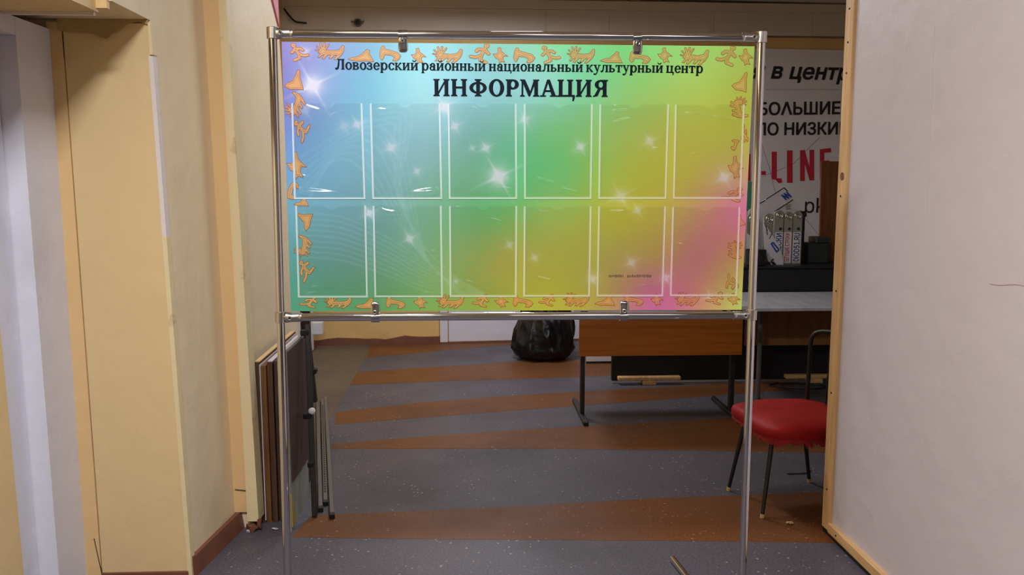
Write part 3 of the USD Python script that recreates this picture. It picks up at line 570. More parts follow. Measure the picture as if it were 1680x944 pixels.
for k, x, y, w, h in (('man', 492, 86, 30, 28), ('deer', 541, 84, 46, 27), ('tent', 592, 91, 41, 19), ('dog', 640, 88, 34, 24), ('bird', 687, 92, 24, 25), ('deer', 734, 90, 48, 27), ('man', 787, 88, 34, 32), ('bird', 821, 91, 24, 25), ('dog', 860, 91, 35, 24), ('man', 904, 90, 32, 28), ('deer', 953, 90, 45, 27), ('tent', 1003, 94, 36, 18), ('dog', 1050, 94, 35, 20), ('bird', 1091, 91, 24, 25), ('deer', 1139, 92, 47, 29), ('man', 1191, 92, 34, 33), ('bird', 1224, 94, 24, 27)):
    place_fig(k, x, y, w, h, flip=k == 'man' and x in (492, 904))
for k, x, y, w, h, r in (('tent', 482, 131, 30, 32, 0), ('deer', 484, 173, 40, 30, 70), ('man', 494, 216, 36, 26, 80), ('bird', 487, 272, 32, 44, 0), ('dog', 478, 312, 30, 22, 80), ('tent', 494, 331, 24, 14, 0), ('tent', 498, 363, 30, 24, 75), ('deer', 497, 405, 36, 28, 80), ('man', 500, 446, 36, 26, 70)):
    place_fig(k, x, y, w, h, r)
for k, x, y, w, h in (('man', 506, 496, 30, 20), ('deer', 554, 496, 45, 22), ('tent', 600, 498, 36, 18), ('dog', 649, 497, 32, 20), ('bird', 690, 496, 24, 22), ('deer', 738, 495, 46, 24), ('man', 788, 494, 28, 22), ('bird', 823, 495, 24, 20), ('dog', 858, 495, 34, 20), ('man', 897, 493, 28, 20), ('deer', 945, 492, 44, 24), ('tent', 992, 493, 34, 18), ('dog', 1040, 493, 34, 18), ('bird', 1078, 492, 22, 20), ('deer', 1127, 491, 42, 24), ('man', 1172, 490, 30, 22), ('bird', 1204, 491, 22, 20)):
    place_fig(k, x, y, w, h)
for k, x, y, w, h, r in (('tent', 1215, 133, 26, 32, -10), ('deer', 1213, 177, 36, 30, -70), ('man', 1222, 219, 30, 12, -90), ('dog', 1206, 238, 18, 14, -90), ('bird', 1207, 275, 26, 38, 0), ('man', 1202, 320, 36, 24, 0), ('tent', 1217, 362, 22, 12, -90), ('deer', 1206, 410, 32, 26, -80), ('man', 1200, 462, 28, 22, -80)):
    place_fig(k, x, y, w, h, r)

# --- twelve pockets
ROW = [(169.5, 325.5), (337.5, 487.0)]
XL = [[(479.5, 484), (608.5, 612.5), (736, 738), (861, 861.5), (985, 983), (1109, 1105.5)], [(486, 490.5), (613, 616), (738.3, 739.3), (861, 860), (983, 980.3), (1104.5, 1100.5)]]
XR = [[(593, 598), (721, 724), (846, 847), (971, 968.8), (1096, 1091.5), (1220, 1213.8)], [(599, 602), (723, 725), (847, 846), (969, 966.2), (1091, 1086.5), (1213, 1207.5)]]
crng = np.random.default_rng(21)
CREASES = [[(crng.uniform(.0012, .0028), crng.choice([.05, .12, .5, .86, .93]) + crng.uniform(-.03, .03), crng.uniform(-.25, .25), crng.uniform(.010, .016), crng.choice([.1, .3, .7, .9])) for _ in range(5)] for _ in range(12)]
for r in range(2):
    for k in range(6):
        y0, y1 = ROW[r]; y0 += .45 * k; y1 += (-.1, -.45)[r] * k
        A, B_, C_, D_ = at(XL[r][k][0], y0, Y=BF), at(XR[r][k][0], y0, Y=BF), at(XR[r][k][1], y1, Y=BF), at(XL[r][k][1], y1, Y=BF)
        w = .0056
        pk = numbered(bd.path, 'pocket'); x = UsdGeom.Xform.Define(stage, pk)
        st_ = unary_union([LineString([(A[0], A[2]), (D_[0], D_[2])]).buffer(w / 2, cap_style=2), LineString([(B_[0], B_[2]), (C_[0], C_[2])]).buffer(w / 2, cap_style=2), LineString([(D_[0] - w / 2, D_[2]), (C_[0] + w / 2, C_[2])]).buffer(w / 2, cap_style=2)])
        st_ = shapely.segmentize(st_, 0.03)
        m = upright(slab(st_, 0.0012), 0, BF - .0002, 0)
        px_, py_ = pix(m.vertices); bg = printed(px_, py_); mixk = .58 - .05 * k / 5
        bd.part('edging', m, M['print'], False, under=pk, col=tone(bg * (1 - mixk) + np.array([250, 250, 248]) * mixk))
        # film: a sheet with a thumb notch, bellied and creased towards its foot
        nu, nv = 36, 110; uu, vv = np.meshgrid(np.linspace(0, 1, nu), np.linspace(0, 1, nv))
        P = (A * (1 - uu[..., None]) + B_ * uu[..., None]) * (1 - vv[..., None]) + (D_ * (1 - uu[..., None]) + C_ * uu[..., None]) * vv[..., None]
        edge = np.minimum(np.minimum(uu, 1 - uu) * 5, 1) * np.minimum((1 - vv) * 6, 1)
        nz = meshkit.fbm(np.stack([uu * 2.2 + 7 * k, vv * 3 + 11 * r, uu * 0], -1), 3, seed=5 + k)
        P[..., 1] = BF - .0016 - edge * (.0012 + .0022 * nz + .002 * np.exp(-((vv - .93) / .05) ** 2))
        side = np.minimum(np.minimum(uu, 1 - uu) * 8, 1) * np.minimum((1 - vv) * 45, 1)
        if r == 0 and k < 2:
            sag = (1 - uu) if k == 0 else np.clip(uu * 1.6 - .5, 0, 1); hh = .972 - .05 * sag; P[..., 1] -= side * .0085 * sag ** .7 * np.exp(-((vv - hh) / .034) ** 2)
        elif r == 1 and k < 2: P[..., 1] -= side * .0035 * np.exp(-((vv - .965) / .022) ** 2) * np.exp(-((uu - (.25, .75)[k]) / .4) ** 2)
        cr = sum(a * np.exp(-((vv - (v0 + sl * (uu - .5))) / wd) ** 2) * np.exp(-((uu - u0) / .16) ** 2) for a, v0, sl, wd, u0 in CREASES[(r * 6 + k) % 12])
        P[..., 1] -= side * cr
        notch = np.clip(1 - ((uu - .5) / .085) ** 2, 0, 1) ** .5 * .0105
        P[..., 2] -= notch * (1 - vv) ** 6
        ii = np.arange(nu * nv).reshape(nv, nu); qq = np.stack([ii[:-1, :-1], ii[1:, :-1], ii[1:, 1:], ii[:-1, 1:]], -1).reshape(-1, 4)
        bd.part('film', trimesh.Trimesh(P.reshape(-1, 3), np.vstack([qq[:, [0, 1, 2]], qq[:, [0, 2, 3]]]), process=False), M['film'], True, under=pk)
# faint row of unreadable small print in the fifth pocket of the lower row
tiny = []
for i in range(26):
    x = 1000 + i * 2.7
    if 8 < i < 11: continue
    h = RNG.uniform(2.5, 5); c = at(x, 453 + RNG.uniform(-.6, .6), Y=BF - .0003); tiny.append(box(c[0] - .0014, c[0] + .0014, BF - .0006, BF - .0003, c[2] - h * .0009, c[2] + h * .0009))
bd.part('small_print', tiny, M['print_small'], False, kind='stuff')

# ------------------------------------------------------------------ boards against the left wall
def leaning(name, label, x0, x1, y0, y1, h, mt, top=None, lean=0.004, rise=0.0, edge=None):
    t = Thing(name, label, 'board', ((x0 + x1) / 2, (y0 + y1) / 2, 0), 'boards stacked against the left wall')
    a = frustum([(x0, y0), (x1, y0), (x1, y1), (x0, y1)], [(x0 - lean, y0), (x1 - lean, y0), (x1 - lean, y1), (x0 - lean, y1)], 0, h)
    t.part('panel', a, M[mt], False)
    if top: t.part('top_edge', box(x0 - lean + .0005, x1 - lean - .0005, y0 + .012, y1 - .01, h, h + .004), M[top], False)
    if edge: t.part('paper_facing', frustum([(x1 - .001, y0 - .001), (x1 + .003, y0 - .001), (x1 + .003, y1), (x1 - .001, y1)], [(x1 - lean - .001, y0 - .001), (x1 - lean + .003, y0 - .001), (x1 - lean + .003, y1), (x1 - lean - .001, y1)], 0.01, h - .01), M[edge], False)
    return t
leaning('wooden_board', 'brown wooden board with pale top edge, closest to the wall in the stack', -0.934, -0.912, 3.67, 4.44, 0.722, 'plank_brown', 'plank_cream', 0.002, edge='paper_edge')
leaning('wooden_board', 'orange-brown wooden board second from the wall in the stack', -0.907, -0.885, 3.67, 4.30, 0.706, 'plank_orange', None, 0.002)
leaning('wooden_board', 'brown wooden board with white paper along its top, third in the stack', -0.880, -0.858, 3.67, 4.30, 0.722, 'plank_brown', 'paper_edge', 0.002)
leaning('wooden_board', 'thin dark wooden board fourth from the wall in the stack', -0.853, -0.836, 3.68, 4.20, 0.724, 'plank_dark', None, 0.002, edge='paper_edge')
leaning('wooden_board', 'dark wooden board fifth from the wall, just behind the stand post', -0.829, -0.813, 3.68, 4.20, 0.726, 'plank_dark', None, 0.002)
lp = Thing('poster_board', 'dark brown leaning panel with pale foot and yellow corner, outermost of the stack', 'board', (-0.78, 3.75, 0))
lp.part('panel', frustum([(-0.790, 3.56), (-0.776, 3.56), (-0.776, 3.97), (-0.790, 3.97)], [(-0.796, 3.56), (-0.782, 3.56), (-0.782, 3.97), (-0.796, 3.97)], 0.0, 0.79), M['panel_pale'], False)
lp.part('dark_face', hull([(-0.7755, 3.60, .21), (-0.7755, 3.97, .20), (-0.7815, 3.61, .78), (-0.7815, 3.97, .78), (-0.7715, 3.60, .21), (-0.7715, 3.97, .20), (-0.7775, 3.61, .78), (-0.7775, 3.97, .78)]), M['panel_dark'], False)
lp.part('yellow_corner', hull([(-0.775, 3.562, .02), (-0.775, 3.64, .03), (-0.7765, 3.562, .17), (-0.771, 3.562, .02), (-0.771, 3.64, .03), (-0.7725, 3.562, .17)]), M['panel_yellow'], False)
# black bars and bars on the floor
b1 = Thing('folding_frame', 'black metal bar with clips leaning beside the dark panel', 'metal frame', (-0.70, 3.72, 0))
A0, A1 = np.array((-0.706, 3.718, 0.0)), np.array((-0.752, 3.93, 0.845))
b1.part('bar', bar(A0 + [0, 0, .004], A1, .022, .022), M['black_metal'])
for t, w in ((.955, .034), (.52, .034), (.27, .022)):
    c = A0 + (A1 - A0) * t; b1.part('clip', cbox(c[0] - w, c[0] + .006, c[1] - .016, c[1] + .016, c[2] - .013, c[2] + .013, .004), M['black_plastic'])
c = A0 + (A1 - A0) * .545; m = trimesh.creation.icosphere(2, .017); m.apply_scale([1, .8, 1]); m.apply_translation(c + [.006, -.008, .0]); b1.part('tape', m, M['tape_white'])
b2 = Thing('folding_frame', 'black metal bar farther back, rising behind the lower chrome rail', 'metal frame', (-1.07, 5.76, 0))
b2.part('bar', bar((-1.066, 5.757, 0.004), (-1.125, 5.80, 0.66), .028, .028), M['black_metal'])
b2.part('block', cbox(-1.15, -1.09, 5.75, 5.81, .42, .66, .006), M['black_plastic'])
b2.part('clip', cbox(-1.10, -1.05, 5.73, 5.79, .20, .235, .005), M['black_plastic'])
for i, (n0, n1, lab) in enumerate((((526, 836), (521, 662), 'grey flat steel bar on the floor beside the black leaning bar'), ((534, 826), (529, 657), 'slotted grey steel angle bar lying between two plain bars'), ((545, 847), (534, 653), 'grey steel bar on the floor nearest the striped linoleum'))):
    a, b = at(*n0, Z=.011), at(*n1, Z=.011)
    t = Thing('steel_bar', lab, 'metal bar', ((a + b) / 2) * [1, 1, 0])
    t.part('bar', bar(a, b, .020, .020), M['grey_metal'])
    d = (b - a) / np.linalg.norm(b - a)
    t.part('end_cap', bar(a - d * .012, a + d * .02, .0235, .0218), M['black_plastic'])
    if i == 1:
        for s in np.linspace(.06, .9, 46): t.part('slot', bar(a + (b - a) * s + [0, 0, .0101], a + (b - a) * s + d * .022 + [0, 0, .0101], .009, .0012), M['dark_hole'], False)

# ------------------------------------------------------------------ bin bag, white panel, desk
m = trimesh.creation.icosphere(5, 1.0); v = m.vertices.copy()
zz = (v[:, 2] + 1) / 2
prof = np.interp(zz, [0, .015, .06, .16, .3, .5, .72, .82, .88, .94, 1], [.0, .19, .235, .268, .262, .225, .16, .10, .055, .09, .0])
ang = np.arctan2(v[:, 1], v[:, 0])
fold = .5 * meshkit.fbm(np.stack([np.cos(ang) * 1.6, np.sin(ang) * 1.6, zz * 2.2], -1) + 3, 4, 3) + .5 * (1 - np.abs(2 * meshkit.noise(np.stack([np.cos(ang) * 3, np.sin(ang) * 3, zz * 4 + ang], -1), 9) - 1))
rad = prof * (.80 + .34 * fold)
shift = np.clip(zz - .2, 0, 1) * .06
m.vertices = np.stack([.615 + rad * np.cos(ang) * 1.0 + shift, 7.16 + rad * np.sin(ang) * .95, zz ** 1.15 * .78 + (fold - .5) * .01 * (zz > .03)], 1)
m.vertices[:, 2] -= m.vertices[:, 2].min()
single('rubbish_bag', m, M['bag_black'], 'full black plastic rubbish bag on the striped floor by the white door', 'bag', smooth=True)
wp = Thing('white_board', 'pale board with dark bottom edge standing behind the desk', 'board', (1.3, 6.92, 0))
wp.part('panel', box(.955, 1.70, 6.90, 6.925, .018, .72), M['poster_white'], False); wp.part('bottom_edge', box(.955, 1.70, 6.898, 6.927, 0, .018), M['black_plastic'], False)

dk = Thing('school_desk', 'school desk with orange wood front panel and black legs', 'desk', (1.18, 5.35, 0))
dk.part('tabletop', cbox(.62, 1.73, 5.06, 5.66, .722, .748, .003), M['grey_laminate'])
dk.part('front_panel', cbox(.665, 1.682, 5.135, 5.153, .428, .70, .002), M['desk_wood'])
for X in (.706, 1.668):
    dk.part('leg', cbox(X - .013, X + .013, 5.26, 5.31, .03, .70, .003), M['black_metal'])
    dk.part('foot', cbox(X - .016, X + .016, 5.085, 5.675, .0, .03, .006), M['black_metal'])
    dk.part('support', cbox(X - .013, X + .013, 5.15, 5.6, .695, .722, .003), M['black_metal'])
dk.part('stretcher', cbox(.71, 1.66, 5.272, 5.30, .60, .64, .003), M['black_metal'])

# black standing panel on wooden feet
bp = Thing('floor_screen', 'long black panel standing on wooden feet behind the desk', 'panel', (1.9, 6.2, 0))
bp.part('panel', cbox(1.045, 2.98, 6.18, 6.215, .022, .50, .004), M['black_board'])
for X in (1.32, 2.58):
    f = bp.part('foot', cbox(X - .235, X + .235, 6.125, 6.178, .034, .064, .006), M['pine_flat'])
    bp.part('block', cbox(X - .05, X + .05, 6.125, 6.30, 0, .034, .004), M['pine_flat'], under=f)
single('power_cable', tube(spline([(2.29, 6.13, .007), (2.20, 6.05, .007), (2.32, 5.98, .007), (2.48, 5.93, .007), (2.6, 5.98, .007), (2.55, 6.06, .007), (2.40, 6.09, .012), (2.3, 6.1, .007)]), .006, 8), M['cable_black'], 'black cable coiled on the floor by the black panel', 'cable')

# grey work table
tb = Thing('work_table', 'grey topped work table with brown modesty panel on the right', 'table', (2.4, 5.85, 0))
tb.part('tabletop', cbox(1.74, 3.25, 5.42, 6.62, .655, .68, .004), M['grey_laminate'])
tb.part('modesty_panel', cbox(1.98, 3.1, 5.985, 6.005, .318, .655, .002), M['dark_orange_wood'])
for X, Y_ in ((1.985, 5.69), (1.985, 6.52), (3.15, 5.69), (3.15, 6.52)): tb.part('leg', tube([(X, Y_, 0), (X, Y_, .655)], .016, 14), M['leg_grey'])

# things on the table
bb = Thing('black_case', 'long black case lying on the grey work table', 'case', (2.5, 6.4, .68))
bb.part('body', cbox(1.96, 2.98, 6.21, 6.60, .6805, .855, .006), M['black_board']); bb.part('lid', cbox(1.955, 2.985, 6.20, 6.605, .855, .872, .004), M['black_plastic'])
bw = Thing('plywood_board', 'tall brown wooden panel standing behind the black case', 'board', (2.85, 6.63, 0))
bw.part('panel', frustum([(2.79, 6.625), (3.1, 6.625), (3.1, 6.65), (2.79, 6.65)], [(2.752, 6.625), (3.1, 6.625), (3.1, 6.65), (2.752, 6.65)], 0.0, 1.655), M['brown_wood'], False)

def label_text(text, height, mt, t, x, y, z, bold=True, under=None, w=None):
    m = meshkit.text_mesh(text, height, 0.0008, bold); 
    if w: m.apply_scale([w / (m.bounds[1][0] - m.bounds[0][0]), 1, 1])
    m.apply_transform(trimesh.transformations.rotation_matrix(math.pi / 2, [0, 0, 1])); b = m.bounds; m.apply_translation([-(b[0][0] + b[1][0]) / 2, -b[0][1], 0])
    t.part('lettering', upright(m, x, y, z), mt, False, under=under)
ZC = .8725
def sample(x, w, h, text, ink, lab, label_h, yo=6.36, tilt=0.0):
    t = Thing('lamp_sample', lab, 'sample plate', (x, yo, ZC), 'grey sample plates standing on the black case')
    s = unary_union([sbox(-w / 2, 0, w / 2, h - w / 2), Point(0, h - w / 2).buffer(w / 2)])
    t.part('plate', upright(slab(s, .03), x, yo + .03, ZC), M['sample_grey'], 30)
    for q, (rr, tt) in enumerate(((w * .30, .006), (w * .13, .005))):
        tr = trimesh.creation.torus(rr, tt, major_sections=24, minor_sections=8); tr.apply_transform(trimesh.transformations.rotation_matrix(math.pi / 2, [1, 0, 0])); tr.apply_translation((x, yo - .001, ZC + h - w * .52)); t.part('ring', tr, M['ring_steel'], 40)
    dt = trimesh.creation.cylinder(radius=.011, height=.006, sections=14); dt.apply_transform(trimesh.transformations.rotation_matrix(math.pi / 2, [1, 0, 0])); dt.apply_translation((x + .01, yo, ZC + label_h + .025)); t.part('hole', dt, M['dark_hole'])
    if text:
        l = t.part('label', box(x - w * .40, x + w * .40, yo - .002, yo + .001, ZC + .012, ZC + label_h), M['paper_white'], False)
        label_text(text, w * (.56 if len(text) < 10 else .44), ink, t, x + .0, yo - .002, ZC + .022, w=label_h - .03)
sample(2.475, .074, .405, 'DiOD51.RU', M['poster_navy'], 'grey rounded plate whose white label reads DiOD51.RU', .245)
sample(2.405, .074, .400, 'БЕГУЩИЕ СТРОКИ', M['poster_crimson'], 'grey rounded plate with red lettering БЕГУЩИЕ СТРОКИ', .245)
sample(2.336, .074, .410, 'ВЫВЕСКИ', M['poster_blue'], 'grey rounded plate with blue lettering ВЫВЕСКИ', .245)
sample(2.272, .080, .385, None, None, 'unlettered grey rounded plate beside the white paper sheets', .2, 6.40)
sample(2.175, .085, .385, None, None, 'unlettered grey plate with ring, just right of the stand post', .2, 6.49)
# slanted sign plate behind the samples
def screen_poly(px, Y, depth):
    P = [at(x, y, Y=Y) for x, y in px]; return upright(slab(Polygon([(p[0], p[2]) for p in P]).buffer(0), depth), 0, Y, 0)
sg = Thing('sign_plate', 'white plate with black border line and blue letters leaning aslant behind the plates', 'sign', at(1270, 390, Y=6.52))
sg.part('plate', screen_poly([(1228, 345), (1287, 306), (1318, 350), (1316, 429), (1228, 429)], 6.56, .01), M['paper_white'], False)
def line_px(pts, Y, r=.004): return tube([at(x, y, Y=Y) for x, y in pts], r, 6)
sg.part('border_line', [line_px(l, 6.549) for l in (((1246, 334), (1255, 329)), ((1257, 327), (1286, 308)), ((1286, 308), (1292, 314)), ((1271, 347), (1301, 328)))], M['poster_black'])
sg.part('lettering', [line_px([(1282 + dx, 320 + dy), (1290 + dx, 328 + dy)], 6.548, .006) for dx, dy in ((0, 0), (4, -2.5), (8, -5))] + [line_px([(1282, 320), (1294, 325.5)], 6.548, .005), line_px([(1286, 317.5), (1298, 323)], 6.548, .005)], M['poster_blue'])
sg.part('grey_lettering', [line_px([(1289, y), (1297, y - 1)], 6.548, .004) for y in (337, 340, 343)] + [line_px([(1289.5, 336), (1289.5, 344)], 6.548, .004)], M['sample_grey'])
# white papers and dark cup
pp = Thing('paper_sheet', 'white curled paper sheet standing beside the chrome post', 'paper', (2.13, 6.30, ZC))
g = [(x, 6.40 + .05 * math.sin(3 * i / 8)) for i, x in enumerate(np.linspace(2.08, 2.17, 9))]
pts = [(x, y, ZC) for x, y in g] + [(x - .01 - .0 * i, y + .02, ZC + .285 - .018 * i * .6) for i, (x, y) in enumerate(g)]
f = [(i, i + 1, 10 + i) for i in range(8)] + [(i, 10 + i, 9 + i) for i in range(8)]
sh = trimesh.Trimesh(np.array(pts), f, process=False); sh2 = sh.copy(); sh2.apply_translation([0, .002, 0]); sh2.invert()
pp.part('sheet', [sh, sh2], M['paper_white'], 40)
pb = Thing('banner_scrap', 'folded white banner scrap with dark letters in front of the grey plates', 'paper', (2.26, 6.28, ZC))
pb.part('sheet', screen_poly([(1252, 358), (1257, 371), (1268, 388), (1277, 402), (1284, 421), (1285, 435), (1262, 435), (1254, 410)], 6.345, .006), M['paper_white'], False)
pb.part('lettering', [line_px(l, 6.337, .006) for l in (((1265, 400), (1273, 412)), ((1265, 400), (1268, 398)), ((1268, 398), (1278, 410)), ((1273, 414), (1278, 410)))], M['poster_blue'])
pb.part('dark_lettering', [line_px(l, 6.337, .006) for l in (((1256, 432), (1262, 431)), ((1262, 431), (1264, 436)), ((1265, 429), (1269, 434)), ((1266, 428), (1269, 425)), ((1268, 430), (1272, 434)))] + [line_px(l, 6.338, .003) for l in (((1254, 365), (1259, 379)), ((1257, 371), (1259, 386)), ((1262, 392), (1266, 384)))], M['poster_black'])
fo = trimesh.creation.icosphere(3, 1.0); n = meshkit.fbm(fo.vertices * 2.2 + 5, 4, 2); fo.vertices = fo.vertices * (.6 + .8 * n[:, None]) * [.055, .05, .14]; fo.apply_translation([2.03, 6.53, 0]); fo.apply_translation([0, 0, ZC - fo.bounds[0][2]])
single('crumpled_foil', fo, M['foil'], 'crumpled grey foil wrapping half hidden by the chrome post', 'wrapping', smooth=False)
cu = Thing('black_cup', 'black round cup on the case in front of the white papers', 'cup', (2.14, 6.245, ZC))
cu.part('body', trimesh.creation.revolve([(0, 0), (.066, 0), (.072, .006), (.076, .118), (.073, .120), (.070, .116), (.066, .01), (0, .01)], sections=36).apply_translation([2.14, 6.29, ZC]), M['black_board'], 40)
dc = Thing('black_file', 'tall narrow black box standing right of the lettered plates', 'box', (2.545, 6.50, ZC))
dc.part('body', cbox(2.520, 2.566, 6.44, 6.53, ZC, ZC + .40, .004), M['black_plastic'])
dg = Thing('dark_box', 'low dark green box on the right end of the black case', 'box', (2.70, 6.48, ZC))
dg.part('body', cbox(2.60, 2.76, 6.44, 6.58, ZC, ZC + .155, .004), M['dark_case']); dg.part('lid', cbox(2.655, 2.765, 6.43, 6.59, ZC + .155, ZC + .20, .006), M['dark_case'])

# poster on the back wall
px0 = 2.28
PY = lambda X: BY(X) - .03
def on_wall(px, X=None):
    # the wall's own plane
    d = FW + RT * (px[0] - 840) / F - UP * (px[1] - 472) / F
    t = (7.80 + .08 * 1.39 - .03) / (d[1] - .08 * d[0]); return EYE + d * t
po = Thing('poster', 'large white poster with black and red lettering on the back wall', 'poster', on_wall((1300, 300)))
pl = [on_wall(p) for p in ((1205, 79), (1420, 83), (1420, 470), (1205, 470))]
po.part('sheet', hull([p + [0, d, 0] for p in pl for d in (0, .008)]), M['poster_white'], False)
def pline(text, x0, x1, yb0, yb1, hpx, mt, bold=False, shear=0.0, name='lettering', squeeze=True):
    m = meshkit.text_mesh(text, 1.0, .01, bold); b = m.bounds
    a, c = on_wall((x0, yb0)), on_wall((x1, yb1)); L = math.hypot(c[0] - a[0], c[1] - a[1])
    h = hpx * np.linalg.norm(on_wall((x0, yb0)) - on_wall((x0, yb0 - 1)))
    m.apply_translation([-b[0][0], 0, 0]); m.apply_scale([L / (b[1][0] - b[0][0]), h, .3])
    if shear: m.vertices[:, 0] += shear * m.vertices[:, 1]
    m = upright(m, 0, 0, 0, 0); m.apply_transform(trimesh.transformations.rotation_matrix(-math.atan2(c[2] - a[2], L), [0, 1, 0])); m.apply_transform(trimesh.transformations.rotation_matrix(th, [0, 0, 1])); m.apply_translation(a - [0, .001, 0])
    po.part(name, m, mt, False)
pline('я в центр', 1233, 1392, 128, 131, 26, M['poster_black'], True, .22)
pline('БОΛЬШИЕ', 1244, 1378, 189, 187, 20.5, M['poster_black'], True)
pline('ПО НИЗКИМ', 1240, 1397, 222, 220, 20, M['poster_black'], True)
for px in ([(1208, 257), (1215, 256), (1223, 283), (1223, 254), (1231, 252), (1231, 297), (1223, 297), (1215, 272), (1215, 299), (1208, 299)], [(1249, 281), (1256, 281), (1256, 287), (1249, 287)], [(1266, 249), (1274, 249), (1274, 293), (1282, 293), (1283, 299), (1278, 301), (1272, 295), (1266, 294)],
           [(1291, 247), (1300, 247), (1300, 300), (1291, 300)], [(1312.5, 247), (1320, 246), (1328, 275), (1328, 246), (1335.5, 246), (1335.5, 296), (1328, 296), (1320, 268), (1320, 297), (1312.5, 297)], [(1345, 245), (1363, 243), (1363, 250), (1352, 251), (1352, 264), (1360, 263), (1360, 270), (1352, 271), (1352, 288), (1363, 287), (1363, 294), (1345, 295)]):
    P = [on_wall(q) for q in px]; C0 = P[0]
    g = slab(Polygon([((p - C0)[0] / math.cos(th), (p - C0)[2]) for p in P]).buffer(0), .002); po.part('red_lettering', upright(g, *(C0 - [0, .001, 0]), th), M['poster_red'], False)
pline('рk', 1320, 1353, 349, 349, 24, M['poster_black'])
po.part('teal_block', hull([on_wall(p) + [0, d, 0] for p in ((1216, 298), (1238, 298), (1238, 346), (1216, 346)) for d in (-.002, 0)]), M['teal'], False)
for l in (((1250, 238), (1262, 275), (1273, 320)), ((1250, 290), (1300, 270), (1345, 225)), ((1320, 358), (1345, 388)), ((1256, 147), (1378, 147))):
    po.part('crease', tube([on_wall(p) - [0, .001, 0] for p in l], .002, 6), M['crease'])

# ------------------------------------------------------------------ red chair
ch = Thing('chair', 'chair with torn red vinyl seat and thin black legs', 'chair', (1.5, 3.84, 0))
cen = np.array([1.515, 3.85]); e1 = np.array([.232, .042]); e2 = np.array([-.045, .232])
NA = 64; V = []; rr_ = [0.0001, .3, .6, .8, .92, .98, 1.0, 1.0, .97, .9]
zs = [.436, .435, .432, .429, .424, .415, .402, .378, .366, .372]
for r, z in zip(rr_, zs):
    for k in range(NA):
        t = 2 * math.pi * k / NA; c, s = math.cos(t), math.sin(t); q = (abs(c) ** 5 + abs(s) ** 5) ** (-1 / 5)
        p_ = cen + e1 * c * q * r + e2 * s * q * r
        zz_ = z + (.004 * math.sin(5 * t) if r > .9 else 0) - .02 * max(0, -s * .6 - c * .5) * r ** 3 + .004 * meshkit.noise(np.array([p_[0] * 12, p_[1] * 12, 0.0]), 4)
        V.append((p_[0], p_[1], zz_))
V = np.array(V); Fc = []
for i in range(len(rr_) - 1):
    for k in range(NA):
        a, b = i * NA + k, i * NA + (k + 1) % NA; Fc += [(a, a + NA, b + NA), (a, b + NA, b)]
n0 = len(V); V = np.vstack([V, [[*cen, .375]]]); e = (len(rr_) - 1) * NA
Fc += [(n0, e + (k + 1) % NA, e + k) for k in range(NA)]
sm = trimesh.Trimesh(V, Fc, process=False); sm.fix_normals()
seat = ch.part('seat', sm, M['red_vinyl'], 60)
fr = []; Lp = []
for k in range(NA * 2):
    t = 2 * math.pi * k / (NA * 2); c, s = math.cos(t), math.sin(t); q = (abs(c) ** 5 + abs(s) ** 5) ** (-1 / 5); p_ = cen + (e1 * c * q + e2 * s * q) * .985
    front = max(0, -s * .7 - c * .35); Lp.append((p_[0], p_[1], .385 - .02 * front, .362 - .02 * front - RNG.uniform(0, .016) - (.02 * front * (RNG.random() < .3))))
vv = np.array([(x, y, a) for x, y, a, b in Lp] + [(x, y, b) for x, y, a, b in Lp]); n = len(Lp)
ff = [(k, (k + 1) % n, n + (k + 1) % n) for k in range(n)] + [(k, n + (k + 1) % n, n + k) for k in range(n)]
o1 = trimesh.Trimesh(vv, ff, process=False); o2 = o1.copy(); o2.vertices[:, :2] = cen + (o2.vertices[:, :2] - cen) * .99; o2.invert()
ch.part('torn_fringe', [o1, o2], M['red_cloth'], False, under=seat)
ch.part('seat_board', slab(Polygon([tuple(cen + e1 * a + e2 * b) for a, b in ((-.78, -.78), (.78, -.78), (.78, .78), (-.78, .78))]), .012).apply_translation([0, 0, .366]), M['seat_under'], False)
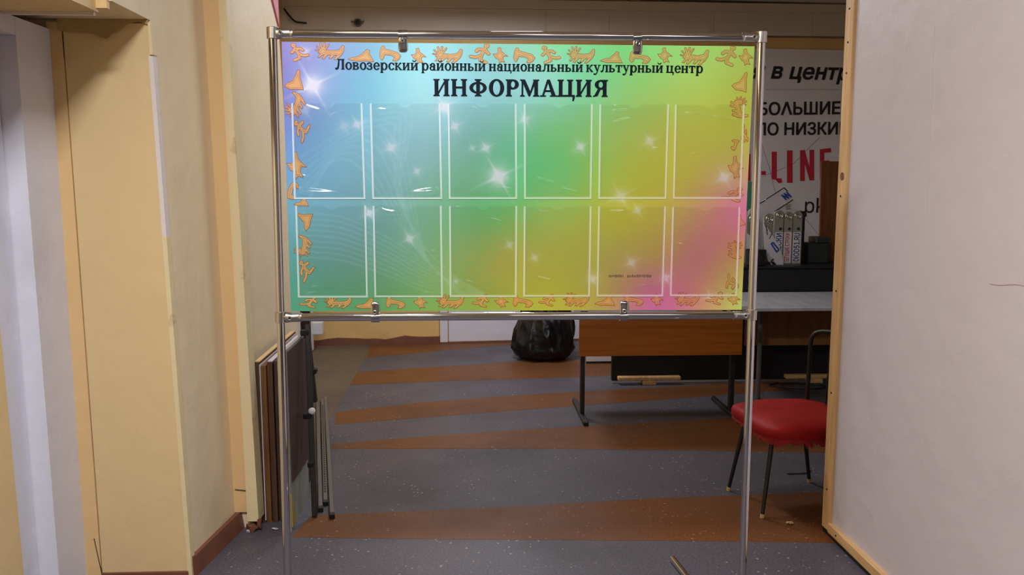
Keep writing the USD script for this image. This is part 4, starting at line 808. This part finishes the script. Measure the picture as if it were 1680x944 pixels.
for f0, f1 in (((1.25, 3.955, 0), (1.325, 3.955, .362)), ((1.298, 3.608, 0), (1.362, 3.690, .352)), ((1.692, 4.05, 0), (1.640, 4.05, .37)), ((1.75, 3.68, 0), (1.70, 3.73, .37))):
    f0, f1 = np.array(f0), np.array(f1); lg = ch.part('leg', tube([f0 + (f1 - f0) * .035, f1], [.0085, .0115], 14), M['chair_black'])
    ch.part('foot_tip', tube([f0, f0 + (f1 - f0) * .05], [.0095, .0105], 12), M['debris_cream'], under=lg)
ch.part('back_frame', tube(spline([(1.662, 4.05, .37), (1.664, 4.05, .56), (1.667, 4.05, .70), (1.674, 4.042, .748), (1.70, 4.02, .772), (1.74, 3.95, .780), (1.77, 3.80, .778), (1.775, 3.745, .745), (1.765, 3.73, .56), (1.755, 3.73, .37)], 6), .0105, 14), M['chair_black'], 50)
ch.part('back_rod', tube([(1.705, 3.93, .40), (1.715, 3.93, .775)], .004, 10), M['chair_black'])
# hanging rag under the seat
ch.part('rag', hull([(1.60, 3.67, .37), (1.64, 3.68, .37), (1.645, 3.68, .315), (1.60, 3.672, .368), (1.64, 3.684, .37)]), M['seat_under'], False)

# ------------------------------------------------------------------ litter on the floor
def crumb(c, s, seed, n=16): r = np.random.default_rng(seed); m = hull(np.array(c) + r.uniform(-1, 1, (n, 3)) * s); m.apply_translation([0, 0, -m.bounds[0][2] + .0007]); return m
c = at(1296, 861, Z=0); single('debris', crumb(c, (.018, .012, .008), 1), M['debris_cream'], 'pale crumb of filler on the orange stripe by the chair leg', 'litter', smooth=False)
a, b = at(1292, 778, Z=.004), at(1334, 776, Z=.004); single('twig', tube(spline([a, (a + b) / 2 + [0, -.006, .001], b - [.03, 0, 0], b + [0, .03, 0]]), .003, 8), M['cable_black'], 'thin dark wire on the grey floor behind the chair', 'wire')
c = at(451, 870, Z=0); single('paper_scrap', crumb(c, (.016, .012, .006), 3), M['paper_white'], 'white paper scrap on the floor in front of the stacked boards', 'litter', smooth=False)
c = at(407, 875, Z=0); single('paper_scrap', crumb(c, (.009, .008, .008), 4), M['paper_white'], 'white plaster scrap at the broken foot of the pier', 'litter', smooth=False)
